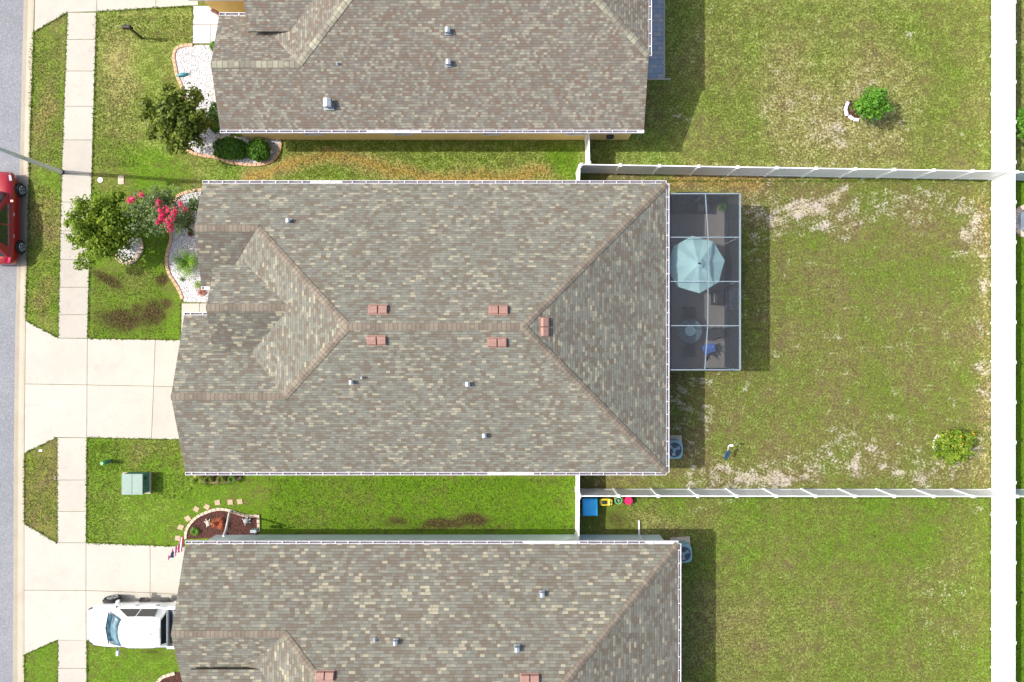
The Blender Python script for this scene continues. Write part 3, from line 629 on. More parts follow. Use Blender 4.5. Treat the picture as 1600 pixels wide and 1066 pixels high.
    # openings
    yg=(-hb+vCe)/2
    d=MB(); c=W(xC+ov-.03,yg,1.1); d.box(c,(.05,4.9,2.15)); 
    for k in range(4): d.box(c+Vector((-.03,0,-.8+.53*k)),(.02,4.7,.42))
    d.build('garage_door',M['garage'],root)
    d=MB(); c=W(xw-.03,1.45,1.05); d.box(c,(.05,1.0,2.05)); fd=d.build('front_door',M['door'],root); h_=MB(); h_.box(c+Vector((-.05,.38,0)),(.05,.04,.12)); h_.build('handle',M['chrome'],fd)
    window(root,W(xA+ov,(vAe+hb)/2,1.45),1.8,1.3,'x',-1)
    for x in (-10,-5.5,-1,3.2):
        for v in (hb-ov,-hb+ov): window(root,W(x,v,1.55),.9,1.1,'y',s*(1 if v>0 else -1))
    window(root,W(xE-ov,-4.6,1.5),1.2,1.2,'x',1); window(root,W(xE-ov,4.8,1.5),1.2,1.2,'x',1)
    d=MB(); c=W(xE-ov+.02,0,1.08); d.box(c,(.04,2.4,2.05)); sd_=d.build('sliding_door',M['glass'],root)
    f=MB()
    for yv in (-1.22,0,1.22): f.box(c+Vector((.015,yv,0)),(.05,.06,2.1))
    f.box(c+Vector((.015,0,1.04)),(.045,2.38,.06)); f.build('frame',M['trim'],sd_)
    p=MB(); 
    for v in (vCe+.1,vAe-.1): p.box(W(xB+.35,v,1.24),(.2,.2,2.48))
    p.build('porch_post',M['trim'],root)
    return root,roof,(lambda x,v:zR-PT*abs(v)),W
def onroof(Yc,px,py,kind='ns',dz=0,zR=2.72+PT*6.95,rRx=None,peE=PT):
    z=4.0
    for _ in range(8):
        p=P(px,py,z)
        z=zR-PT*abs(p.y-Yc) if kind=='ns' else zR-peE*(p.x-rRx)
    return P(px,py,z+dz)
YM=.635
rootM,roofM,_,_=house('house','middle house with grey green shingle hip roof and brown ridge caps beside the screened patio',YM,1,7.43,-14.9,-14.06,-15.72,4.66,1.98,'shA','capA','beige',seed=3,kB=(.9,2.95,-1.2),pBs=.37,dark_sh='shAd')
for (x,y,dn) in ((591,484,1),(779,485,1),(589,532,-1),(777,535,-1)):
    vent_pair(roofM,onroof(YM,x,y,dz=.0),(0,dn),(1,0))
pv=onroof(YM,851,511,'e',rRx=7.43-6.95); vent_pair(roofM,pv,(1,0),(0,1))
for x,y,s_ in ((452,346,.18),(550,597,.17),(731,600,.2),(757,680,.2)): hooded(roofM,onroof(YM,x,y),s_)
pipe(roofM,onroof(YM,566,590)); 
YT=17.12
rootT,roofT,_,_=house('house','top house with rust and grey shingles and yellow stucco walls',YT,-1,6.35,-14.05,-12.4,-15.55,4.2,1.5,'shB','capB','yellow',rLx=-5.75,east='rake',seed=5,kB=(.8,2.6,-1.0),pBn=.36)
for x,y,s_ in ((700,50,.24),(701,100,.24),(514,164,.4)): hooded(roofT,onroof(YT,x,y),s_,.25 if s_<.3 else .3)
pipe(roofT,onroof(YT,528,100),.035,.15)
YB=-16.72
rootB,roofB,_,_=house('house','bottom house with grey brown shingles, cream flecks and pale blue walls',YB,-1,8.0,-14.9,-15.05,-15.72,4.66,1.98,'shC','capA','sage',seed=8,kB=(.9,2.95,-1.35),pBs=.26,pC=.40)
for (x,y) in ((508,1056),(828,1061)): vent_pair(roofB,onroof(YB,x,y),(0,1),(1,0))
for x,y,s_ in ((619,1002,.2),(808,1012,.24),(847,927,.22)): hooded(roofB,onroof(YB,x,y),s_)
pipe(roofB,onroof(YB,586,1000),.045,.15)
# long white drop pipe of the bottom house reaching over the mulch bed
m=MB(); a=P(352,830,1.6); m.tube([P(349,838,2.45),P(353,828,1.9),P(358,803,.35),P(360,798,.05)],.055,8); m.build('downspout',M['trim'],rootB)
m=MB(); m.box(P(398,829,.9),(.32,.16,.4)); m.tube([P(398,834,.6),P(398,834,1.6)],.03,6); m.build('electric_meter',M['galv'],rootB,bevel=.02)

# ------------------------------------------------------------------ fences
FH=1.70
def fence(name,label,pts,caps=None,group=None,sp=1.97,off=0,cat='fence'):
    """pts: ground pixel end points (two)"""
    a=P(*pts[0]); b=P(*pts[1]); d=b-a; L=d.length; x=d/L; n=Vector((-x.y,x.x,0)); root=empty(name,a,label,cat,group,rz=math.atan2(x.y,x.x))
    k=max(1,round((L-off)/sp)); step=(L-off)/k; xs=([0] if off else [])+[off+i*step for i in range(k+1)]
    pm_=MB(); pm_.box((0,0,FH/2),(.127,.127,FH)); pm_.add([(-.08,-.08,FH),(.08,-.08,FH),(.08,.08,FH),(-.08,.08,FH),(0,0,FH+.07)],[(0,1,4),(1,2,4),(2,3,4),(3,0,4),(3,2,1,0)])
    proto=None
    for i,xx in enumerate(xs):
        if proto is None: proto=pm_.build('post',M['white'],root,loc=(xx,0,0))
        else: o=proto.copy(); C.objects.link(o); o.parent=root; o.location=(xx,0,0)
    for x0,x1 in zip(xs[:-1],xs[1:]):
        q=MB(); l=x1-x0-.127; c=(x0+x1)/2; nb=max(2,round(l/.15)); bw=l/nb
        for j in range(nb): q.box((c-l/2+bw*(j+.5),0,FH/2-.02),(bw-.006,.028,FH-.22))
        q.box((c,0,FH/2-.02),(l,.018,FH-.25)); q.build('panel',M['white'],root)
        r=MB(); r.box((c,0,FH-.08),(l,.05,.13)); r.build('rail',M['white'],root); r=MB(); r.box((c,0,.10),(l,.05,.13)); r.build('rail',M['white'],root)
    return root
fence('fence','tall white vinyl rear fence running the full height of the photo on the right',[(1549,1400),(1549,-330)],sp=1.97)
fence('fence','white vinyl fence between the top and middle back gardens',[(903.5,270),(1545,280.5)],sp=1.98)
fence('fence','white vinyl fence between the middle and bottom back gardens',[(901,764),(1545,764.5)],sp=1.98)
fence('fence','stub of white fence at the right photo edge, the upper of the two',[(1553,281),(1800,285)],sp=1.98)
fence('fence','stub of white fence at the right photo edge, the lower of the two',[(1553,764.5),(1800,765)],sp=1.98)
def gate(label,p0,p1):
    r=fence('gate',label,[p0,p1],sp=5,cat='gate'); q=MB(); L=(P(*p1)-P(*p0)).length
    for z in (.5,1.3): q.box((L-.12,-.035,z),(.12,.03,.1))
    q.box((.22,-.04,1.0),(.05,.05,.16)); q.build('hinge',M['trim'],r)
gate('short white gate between the middle house north wall and the fence corner',(900,312),(901,272.5))
gate('short white gate joining the top house yellow wall to the long fence',(914.5,219),(915.5,267.5))
gate('short white gate between the middle house south gutter and the lower fence',(900,728),(900,762))
gate('short white gate from the lower fence down to the bottom house wall',(900,766.5),(899.5,834))

# ------------------------------------------------------------------ screened patio
root=empty('screen_enclosure',P(1100,440),'flat roofed screened patio enclosure with pale metal bars on the middle house','screen enclosure')
zc=2.55; X0=7.62; X1=P(1156,0,zc).x; Y1=P(0,303,zc).y; Y0=P(0,578,zc).y; o_=root.location
def L_(x,y,z): return Vector((x,y,z))-o_
xm0=P(1102,0,zc).x; xm1=P(1106,0,zc).x; rows=[P(0,y,zc).y for y in (303,371,440,509,578)]
m=MB(); bw=.04
for y in rows[1:-1]: m.bar(L_(X0,y,zc+.0),L_(X1-.04,y,zc),bw,.1)
for y in (Y0,Y1): m.bar(L_(X0-.0,y,zc),L_(X1+.03,y,zc),bw+.01,.1)
m.bar(L_(X1,Y0+.04,zc),L_(X1,Y1-.04,zc),bw+.03,.1); m.bar(L_(X0,Y0,zc),L_(X0,Y1,zc),.05,.1)
xm=[xm0,xm1,xm1,xm1-.02,P(1101,0,zc).x]
for i in range(4): m.bar(L_(xm[i],rows[i]-.035,zc+.002),L_(xm[i+1],rows[i+1]+.035,zc+.002),bw,.09)
m.build('roof_frame',M['frame'],root)
m=MB()
for y in rows:
    m.box(L_(X1,y,zc/2-.04),(.06,.06,zc-.05))
for x in (X0+.03,xm0): 
    for y in (Y0,Y1): m.box(L_(x,y,zc/2-.04),(.06,.06,zc-.05))
for z in (.1,):
    m.bar(L_(X1,Y0+.04,z),L_(X1,Y1-.04,z),.05,.06)
    for y in (Y0,Y1): m.bar(L_(X0+.06,y,z),L_(X1-.04,y,z),.05,.06)
m.build('wall_frame',M['frame'],root)
for i in range(4):
    for x0,x1 in ((X0+.02,xm[i]),(xm[i],X1-.03)):
        q=MB(); q.face([L_(x0+.02,rows[i+1]+.03,zc+.035),L_(x1-.02,rows[i+1]+.03,zc+.035),L_(x1-.02,rows[i]-.03,zc+.035),L_(x0+.02,rows[i]-.03,zc+.035)]); q.build('roof_screen',M['screen'],root)
for i in range(4):
    q=MB(); q.face([L_(X1,rows[i+1]+.03,.06),L_(X1,rows[i]-.03,.06),L_(X1,rows[i]-.03,zc-.05),L_(X1,rows[i+1]+.03,zc-.05)]); q.build('wall_screen',M['screenw'],root)
for y in (Y0,Y1):
    q=MB(); q.face([L_(X0+.03,y,.06),L_(X1-.03,y,.06),L_(X1-.03,y,zc-.05),L_(X0+.03,y,zc-.05)]); q.build('wall_screen',M['screenw'],root)
q=MB(); dy=P(0,466,zc).y; 
for yy in (-.48,.48): q.box(L_(X1+.06,dy+yy,1.05),(.05,.07,2.1))
for z in (.1,1.0,2.08): q.box(L_(X1+.06,dy,z),(.05,.9,.07))
q.box(L_(X1+.1,dy-.38,1.0),(.06,.04,.14)); q.build('screen_door',M['trim'],root)
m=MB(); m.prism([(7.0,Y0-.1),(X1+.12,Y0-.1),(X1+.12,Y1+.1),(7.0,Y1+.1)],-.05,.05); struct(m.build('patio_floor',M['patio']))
FZ=.05
# parasol
c=P(1091,412,2.45); c.z=FZ; root=empty('parasol',c,'large aqua octagonal parasol open inside the screened patio','parasol')
R_=1.42; m=MB(); top=2.45; edge=2.02; ang=[math.radians(a) for a in (8,52,98,141,186,230,277,322)]
N=6
for i in range(8):
    a0,a1=ang[i],ang[(i+1)%8]; 
    for j in range(N):
        t0,t1=j/N,(j+1)/N
        def pt(t,a): 
            sag=.05*math.sin(math.pi*t); return Vector((math.cos(a)*R_*t,math.sin(a)*R_*t,top-(top-edge)*t-sag*.0))
        p00,p01,p10,p11=pt(t0,a0),pt(t0,a1),pt(t1,a0),pt(t1,a1); mid0=(p00+p01)/2-Vector((0,0,.06*t0)); mid1=(p10+p11)/2-Vector((0,0,.06*t1))
        m.face([p00,p10,mid1,mid0]); m.face([mid0,mid1,p11,p01])
    e0,e1=pt(1,a0),pt(1,a1); mm=(e0+e1)/2-Vector((0,0,.06)); dn=Vector((0,0,.12)); m.face([e0,e0-dn,mm-dn,mm]); m.face([mm,mm-dn,e1-dn,e1])
cn=m.build('canopy',M['aqua'],root); md=cn.modifiers.new('s','SOLIDIFY'); md.thickness=.008
q=MB(); q.loft([[(math.cos(a)*r,math.sin(a)*r,z) for a in ang] for r,z in ((.28,top-.03),(.12,top+.05),(.03,top+.09))],closed=True); q.build('vent_flap',M['aqua'],cn)
q=MB(); q.tube([(0,0,0),(0,0,top+.02)],.024,10); q.build('pole',M['darkgrey'],root)
q=MB(); q.tube([(0,0,top+.05),(0,0,top+.16)],[.055,.035],10); q.build('finial',M['black'],root)
for a in ang: 
    q=MB(); q.bar((0,0,top-.06),(math.cos(a)*(R_-.02),math.sin(a)*(R_-.02),edge-.035),.02); q.build('rib',M['darkgrey'],root)
q=MB(); q.tube([(0,0,0),(0,0,.06),(0,0,.1)],[.3,.28,.05],16); q.build('base',M['darkgrey'],root)
# sofa
c=P(1080,318,.5); c.z=FZ; root=empty('outdoor_sofa',c,'dark corner sofa at the top end of the screened patio','sofa')
q=MB(); q.box((0,0,.2),(1.7,.9,.3)); q.build('seat',M['darkgrey'],root,bevel=.05)
q=MB(); q.box((0,.42,.42),(1.7,.2,.72)); q.build('backrest',M['darkgrey'],root,bevel=.05)
for sx in (-.85,.85): q=MB(); q.box((sx,0,.3),(.16,.9,.58)); q.build('armrest',M['darkgrey'],root,bevel=.04)
for sx in (-.52,0,.52): q=MB(); q.box((sx,-.04,.42),(.5,.74,.14)); q.build('cushion',M['darkgrey'],root,bevel=.05)
c=P(1118,312,.4); c.z=FZ; root=empty('side_table',c,'small dark side table in the upper right corner of the patio','table')
q=MB(); q.box((0,0,.42),(.5,.5,.04)); q.build('tabletop',M['darkgrey'],root)
for sx in (-.21,.21):
    for sy in (-.21,.21): q=MB(); q.box((sx,sy,.2),(.04,.04,.4)); q.build('leg',M['darkgrey'],root)
# round table
c=P(1078,517,.72); c.z=FZ; root=empty('round_table',c,'round glass patio table with a pale aqua disc in the middle','table')
q=MB(); q.tube([(0,0,.70),(0,0,.715)],.60,40); q.build('tabletop',M['tglass'],root)
q=MB(); q.tube([(0,0,.716),(0,0,.735)],.27,28); q.build('centre_disc',M['aqua'],root)
for k in range(4): q=MB(); a=k*math.pi/2+.6; q.tube([(math.cos(a)*.5,math.sin(a)*.5,0),(math.cos(a)*.35,math.sin(a)*.35,.69)],.018,6); q.build('leg',M['black'],root)
q=MB(); 
def ring_(q,R,z,r=.015,n=32): q.tube([(R*math.cos(2*math.pi*i/n),R*math.sin(2*math.pi*i/n),z) for i in range(n+1)],r,6,cap=False)
ring_(q,.6,.7); q.build('rim',M['frame'],root)
def pchair(px,py,rz,label,mat='darkgrey'):
    c=P(px,py,.45); c.z=FZ; root=empty('patio_chair',c,label,'chair','sling chairs round the glass table',rz)
    q=MB(); q.box((0,0,.42),(.52,.5,.03)); q.build('seat',M[mat],root,bevel=.01)
    q=MB(); q.bar((0,-.25,.44),(0,-.42,.95),.5,.03,up=(0,1,0)); q.build('backrest',M[mat],root,bevel=.01)
    for sx in (-.28,.28):
        q=MB(); q.tube([(sx,-.24,.42),(sx,-.28,.64),(sx,.2,.64),(sx,.24,.42)],.016,6); q.build('armrest',M['black'],root)
        for sy in (-.22,.22): q=MB(); q.tube([(sx,sy,0),(sx*.95,sy*.95,.42)],.014,6); q.build('leg',M['black'],root)
    return root
pchair(1075,550,math.pi-.0+math.pi*0,'dark sling chair on the lower side of the glass table')
pchair(1076,487,0,'dark sling chair on the upper side of the glass table, near the parasol')
pchair(1112,522,math.pi/2+.25,'dark sling chair on the right side of the glass table, turned slightly')
# the first chair must face the table
# folding chair with blue towel
c=P(1112,550,.5); c.z=FZ; root=empty('folding_chair',c,'black cross legged folding chair with a blue cloth in the patio corner','chair',rz=.35)
for sx in (-.28,.28):
    q=MB(); q.bar((sx,-.4,0),(sx,.25,.62),.035); q.build('leg',M['black'],root); q=MB(); q.bar((sx+.02,.35,0),(sx+.02,-.3,.75),.035); q.build('leg',M['black'],root)
q=MB(); q.bar((-.3,-.38,.03),(.3,.3,.03),.05); q.bar((-.3,.32,.06),(.3,-.36,.06),.05); q.build('cross_brace',M['black'],root)
q=MB()
for i in range(8):
    a=-.32+.08*i; q.loft([[(a,.28-.02*(i%2),.56),(a,.0,.60+.03*(i%2)),(a,-.2,.52)],[(a+.08,.28-.02*((i+1)%2),.56),(a+.08,.0,.60+.03*((i+1)%2)),(a+.08,-.2,.52)]],cap=False)
o=q.build('blue_cloth',M['chairblue'],root); md=o.modifiers.new('s','SOLIDIFY'); md.thickness=.02; o.location=(-.1,.18,0)
# grill cart and slatted bench
c=P(1124,465,.9); c.z=FZ; root=empty('grill',c,'black covered grill cart beside the right wall of the patio','grill')
q=MB(); q.box((0,0,.4),(.42,.68,.78)); q.build('cabinet',M['black'],root,bevel=.02)
q=MB(); q.box((0,0,.87),(.44,.72,.14)); q.build('lid',M['black'],root,bevel=.04)
q=MB(); q.box((-.26,0,.85),(.04,.5,.03)); q.build('handle',M['chrome'],root)
c=P(1141,466,.4); c.z=FZ; root=empty('slatted_bench',c,'low grey slatted bench between the grill and the screen wall','bench')
for k in range(4):
    q=MB(); q.box((-.2+.13*k,0,.40),(.1,.9,.03)); q.build('slat',M['galv'],root)
for sy in (-.38,.38):
    q=MB(); q.box((0,sy,.2),(.48,.05,.38)); q.build('leg',M['darkgrey'],root)

# ------------------------------------------------------------------ plants
def leaf_quads(cs,ns,size,elong=1.6,rng=RNG):
    """numpy: one folded diamond leaf per centre"""
    n=len(cs); r=rng.normal(size=(n,3)); t=np.cross(ns,r); t/=np.linalg.norm(t,axis=1)[:,None]+1e-9; b=np.cross(ns,t)
    s_=(size*rng.uniform(.6,1.3,n))[:,None]
    p0=cs-t*s_*elong/2; p2=cs+t*s_*elong/2; p1=cs+b*s_/2+ns*s_*.12; p3=cs-b*s_/2+ns*s_*.12
    return np.stack([p0,p1,p2,p3],1).reshape(-1,3)
def leafmesh(name,verts,mat,parent):
    n=len(verts)//4; me=bpy.data.meshes.new(name); me.vertices.add(4*n); me.vertices.foreach_set('co',verts.astype('f').ravel())
    me.loops.add(4*n); me.loops.foreach_set('vertex_index',np.arange(4*n,dtype='i')); me.polygons.add(n); me.polygons.foreach_set('loop_start',np.arange(0,4*n,4,dtype='i')); me.polygons.foreach_set('loop_total',np.full(n,4,dtype='i'))
    me.materials.append(M[mat]); me.update(calc_edges=True); me.validate(); o=bpy.data.objects.new(name,me); C.objects.link(o); o.parent=parent; return o
def clusters(n,r,rng,shell=.55,flat=1.0,lump=.25):
    """cluster centres through an ellipsoid with an uneven outline"""
    d=rng.normal(size=(n,3)); d/=np.linalg.norm(d,axis=1)[:,None]; rad=rng.uniform(shell,1,n)**.7*(1+lump*rng.normal(size=n)*.6)
    return d*rad[:,None]*np.array(r)
def tree(name,label,cat,base,cpx,cz,r,nc,per,leaf,mat,trunk=.07,cs=.22,shell=.3,lump=.25,barkm='bark',seed=0,extra=None,limbs=8,elong=1.6,group=None,clampz=.1,updir=.6):
    rng=np.random.default_rng(seed+11); b=P(*base); root=empty(name,b,label,cat,group); cc=P(cpx[0],cpx[1],cz)-b
    c0=clusters(nc,r,rng,shell,lump=lump)+np.array(cc)
    if extra is not None: c0=np.concatenate([c0,np.array([tuple(P(x,y,z)-b) for x,y,z in extra])])
    c0[:,2]=np.maximum(c0[:,2],clampz+.1)
    k=len(c0); cen=np.repeat(c0,per,0); off=rng.normal(size=(k*per,3)); csz=np.repeat(cs*rng.uniform(.6,1.3,k),per)[:,None]; cen=cen+off*csz*.55
    nn=off/np.linalg.norm(off,axis=1)[:,None]+np.array([0,0,updir])+rng.normal(size=off.shape)*.45; nn/=np.linalg.norm(nn,axis=1)[:,None]
    cen[:,2]=np.maximum(cen[:,2],clampz)
    crown=leafmesh('crown',leaf_quads(cen,nn,leaf,elong,rng),mat,root)
    m=MB(); fork=Vector((cc.x*.35,cc.y*.35,max(.25,cc.z*.45))); m.tube([(0,0,-.05),fork*.5+Vector((.02,.01,0)),fork],[trunk*1.25,trunk,trunk*.85],8)
    idx=rng.permutation(k)[:max(limbs*4,8)]
    for j,i in enumerate(idx):
        e=Vector(c0[i]); mid=fork.lerp(e,.5)+Vector((0,0,.08)); rr_=trunk*(.5 if j<limbs else .22); m.tube([fork,mid,e],[rr_,rr_*.6,rr_*.25],5)
    m.build('trunk',M[barkm],root); return root,rng
def bush(label,base,r,n,leaf,mat,sq=2.6,seed=0,name='shrub',cat='shrub',group=None,zc=None):
    """clipped shrub: leaves on and just under a superellipsoid"""
    rng=np.random.default_rng(seed+50); b=P(*base); root=empty(name,b,label,cat,group); d=rng.normal(size=(n,3)); d/=np.linalg.norm(d,axis=1)[:,None]
    k=(np.abs(d)**sq).sum(1)**(-1/sq); bump=1+.05*np.sin(d[:,0]*7+seed)+.04*np.sin(d[:,1]*9)+.04*rng.normal(size=n); dep=1-np.abs(rng.normal(size=n))*.09
    p=d*(k*bump*dep)[:,None]*np.array(r)+np.array([0,0,r[2]*.95]); p[:,2]=np.maximum(p[:,2],.02)
    nn=d+rng.normal(size=d.shape)*.55; nn/=np.linalg.norm(nn,axis=1)[:,None]
    leafmesh('foliage',leaf_quads(p,nn,leaf,1.5,rng),mat,root)
    m=MB(); rs=random.Random(seed)
    for i in range(9):
        a=rs.uniform(0,6.28); q=rs.uniform(.3,.75); m.tube([(0,0,-.03),(math.cos(a)*r[0]*q*.5,math.sin(a)*r[1]*q*.5,r[2]*.7),(math.cos(a)*r[0]*q,math.sin(a)*r[1]*q,r[2]*1.4)],[.02,.015,.006],5)
    m.build('stem',M['bark'],root); return root
def fronds(label,base,n,L,mat,seed=0,arch=.5,wid=.05,name='fern',cat='plant',leaflets=14,rise=.6,z0=.1,stem=None,group=None):
    rs=random.Random(seed); b=P(*base); root=empty(name,b,label,cat,group); m=MB()
    for i in range(n):
        a=2*math.pi*i/n+rs.uniform(-.25,.25); l=L*rs.uniform(.65,1.1); up=rise*rs.uniform(.5,1.2); d=Vector((math.cos(a),math.sin(a),0)); s_=Vector((-d.y,d.x,0)); pts=[]
        for k in range(leaflets+1):
            t=k/leaflets; pts.append(d*l*t+Vector((0,0,z0+up*l*math.sin(min(1,t*1.15)*math.pi*.62)-arch*l*t*t)))
        for k in range(leaflets):
            p,q=pts[k],pts[k+1]; w=wid*4*math.sin(math.pi*min(1,.12+.88*(k+.5)/leaflets))+.01
            if p.z<.02: p.z=.02
            m.add([p-s_*.008,p+s_*.008,q+s_*.006,q-s_*.006],[(0,1,2,3)])
            for sg in (-1,1):
                tip=p+s_*sg*w*rs.uniform(.8,1.15)+(q-p)*1.3-Vector((0,0,.25*w)); m.add([p,p+(q-p)*.45,tip],[(0,1,2)])
    m.build('fronds',M[mat],root)
    t=MB(); t.tube([(0,0,-.05),(0,0,z0+.05)],[.07,.05],8); t.build('stem',M['bark'],root); return root
tree('tree','dark glossy leaved tree on the white gravel bed by the top house','tree',(285,197),(274,187),2.3,(1.38,1.3,1.15),120,62,.12,'lvmag',trunk=.08,cs=.26,shell=.35,seed=1,lump=.22,
     extra=[(225,160,2),(231,163,2),(258,142,2.4),(265,138,2.4),(303,145,2.3),(308,150,2.2),(284,232,2),(268,232,2),(318,195,2),(310,222,2),(232,172,2.1)])
tree('tree','bright green tree over the sidewalk in front of the middle house','tree',(201,388),(163,356),2.3,(1.42,1.5,1.15),150,72,.095,'lvoak',trunk=.07,cs=.27,shell=.3,seed=2,lump=.25,
     extra=[(112,345,2.2),(104,350,2.2),(120,352,2.2),(126,320,2.3),(132,328,2.3),(122,316,2.3),(118,378,2.1),(110,372,2.1),(130,400,1.9),(125,410,1.8),(122,414,1.8),(134,415,1.8),(140,408,1.9),(180,300,2.4),(176,308,2.4),(188,306,2.4),(197,404,1),(180,310,2.3)])
rt,rng=tree('flowering_tree','airy grey green tree with pink flower heads beside the middle house front bed','flowering tree',(262,352),(252,330),2.0,(1.55,1.25,.95),95,42,.07,'lvcrape',trunk=.04,cs=.3,shell=.2,seed=3,barkm='palebark',lump=.3,elong=2.2)
def blossoms(root,pts,mat,per=75,cs=.095,leaf=.065,seed=5,name='blossom'):
    rng=np.random.default_rng(seed)
    for (x,y,z) in pts:
        c=np.array(tuple(P(x,y,z)-root.location)); off=rng.normal(size=(per,3)); p=c+off*cs*np.array([.7,.9,.7]); nn=off/np.linalg.norm(off,axis=1)[:,None]+np.array([0,0,.6]); nn/=np.linalg.norm(nn,axis=1)[:,None]
        leafmesh(name,leaf_quads(p,nn,leaf,1.1,rng),mat,root)
blossoms(rt,[(248,316,2.9),(250,328,2.9),(254,335,2.8),(262,328,2.9),(271,334,2.8),(269,341,2.8),(259,347,2.7),(247,347,2.6),(266,352,2.6),(282,319,2.4),(266,358,2.5),(289,328,2.2),(221,304,2.9),(203,313,2.8),(208,311,2.8),(274,329,2.8),(252,341,2.8),(264,346,2.8)],'flower',seed=9)
tree('rose_bush','loose dark leaved bush on white gravel right of the pink flowers','bush',(288,338),(291,340),.7,(.62,.75,.4),30,22,.075,'lvmag',trunk=.015,cs=.16,shell=.2,seed=13)
fronds('big yellow green arching fern on white gravel beside the middle house',(297,412),24,.86,'lvfern',seed=3,wid=.06,name='fern',rise=.62,z0=.25,leaflets=10)
fronds('small round brown dried plant beside the middle house front bed',(300,366),26,.17,'brownorn',seed=4,wid=.03,rise=1.2,arch=.2,name='dried_plant',z0=.08)
fronds('thin pale green plant on white gravel below the big fern',(310,445),9,.35,'lvfern',seed=6,wid=.03,name='young_plant')
fronds('yellow and brown tufted plant just above the middle house front path',(317,457),12,.28,'croton',seed=8,wid=.03,name='tufted_plant')
fronds('tiny green sprig on white gravel at the lower edge of the fern',(285,437),7,.16,'lvlime',seed=9,wid=.03,name='sprig')
bush('small dark green shrub against the middle house wall right of the rose bush',(306,322),(.25,.3,.3),500,.06,'lvbush',seed=9)
bush('wide clipped green shrub at the corner of the top house, left of a rounder one',(365,236),(.80,.52,.42),4200,.065,'lvbush',seed=1,sq=3.2)
bush('round clipped green shrub below the yellow wall, right of the wide one',(407.5,238.5),(.56,.55,.42),3200,.065,'lvbush',seed=2,sq=2.4)
bush('low dark hedge tucked under the west eave of the top house',(341,188),(.26,.75,.4),1800,.06,'lvbush',seed=3,sq=3)
bush('small bright shrub against the top house wall beside the front path',(341,78),(.25,.25,.35),500,.06,'lvlime',seed=4)
tree('small_tree','small fresh green tree with white stones at its foot in the top back garden','tree',(1334,173),(1364,161),1.3,(.85,.72,.62),70,55,.085,'lvlime',trunk=.04,cs=.2,shell=.25,seed=21,lump=.22)
rt,_=tree('citrus_tree','yellow green bushy tree with orange flowers near the rear fence','tree',(1478,690),(1491,698),.95,(.92,.85,.55),80,50,.095,'lvlemon',trunk=.04,cs=.2,shell=.25,seed=22,lump=.2)
blossoms(rt,[(1502,684,1.3),(1503,694,1.3),(1521,679,1.2),(1502,689,1.3)],'ylflower',40,.07,.05,seed=31)
m=MB(); rs=random.Random(5); o0=rt.location
for i in range(9):
    a=rs.uniform(-.55,.75); e=P(1520,706,.55)+Vector((.7*math.cos(a)*rs.uniform(.6,1),.7*math.sin(a),rs.uniform(-.1,.25))); s0=P(1508,704,.45); m.tube([s0-o0,(s0.lerp(e,.5)+Vector((0,rs.uniform(-.05,.05),.05)))-o0,e-o0],[.016,.011,.005],5)
m.build('bare_branch',M['palebark'],rt)
tree('tree','bright green tree cut by the right edge of the photo behind the rear fence','tree',(1597,195),(1613,190),1.6,(.75,.95,.7),60,50,.1,'lvlime',trunk=.05,cs=.2,seed=24)
for (x,y,a,wd,l) in ((1323,163,1.2,.2,'top one of the ring'),(1320.5,170.5,1.4,.24,'second from the top of the ring'),(1321.5,178,1.8,.24,'middle one of the ring'),(1328.5,184.5,2.5,.26,'second from the bottom of the ring'),(1337,188,3.0,.24,'bottom one of the ring')):
    q=MB(); q.box((0,0,.06),(wd*1.1,.17,.13)); o=q.build('stone',M['rock'],bevel=.04,loc=P(x,y)); o.rotation_euler.z=a; tag(o,'white edging stone by the small green tree, '+l,'stone','white stones round the small green tree')
for (x,y,a,wd,l) in ((1463.5,683,1.0,.3,'top one'),(1459.5,692,1.5,.3,'second from the top'),(1459.5,700,1.9,.22,'third, at the bend'),(1470,703.5,.4,.2,'the one almost under the leaves')):
    q=MB(); q.box((0,0,.06),(wd,.18,.13)); o=q.build('stone',M['rock'],bevel=.04,loc=P(x,y)); o.rotation_euler.z=a; tag(o,'white edging stone by the orange flowered tree, '+l,'stone','white stones beside the orange flowered tree')
# plants in the mulch beds
fronds('red and yellow spiky plant in the mulch bed beside the white downspout',(345,816),22,.42,'croton',seed=12,wid=.035,name='croton',rise=.8,z0=.2)
fronds('small green tufted plant at the left end of the mulch bed',(307,829),20,.28,'lvlime',seed=14,wid=.035,name='tufted_plant',rise=.7)
for i,(x,y,w_,mt,l) in enumerate(((314,748,.42,'lvlemon','yellow green plant at the left end of the narrow bed under the middle house gutter'),(331,748,.34,'lvmag','dark green plant in the middle of the narrow bed under the middle house gutter'),(350,748,.38,'lvmag','dark leafy plant right of centre in the narrow bed under the middle house gutter'),(367,747,.26,'lvbush','small green plant at the right end of the narrow bed under the middle house gutter'))):
    fronds(l,(x,y),14,w_,mt,seed=40+i,wid=.06,name='bed_plant',rise=.9,z0=.3)
fronds('potted palm inside the patio near the top left corner',(1064,316),14,.34,'lvbush',seed=61,wid=.05,name='palm',z0=.7)
fronds('green potted palm inside the patio near the upper right corner',(1124,327),16,.36,'lvbush',seed=62,wid=.05,name='palm',z0=.7)
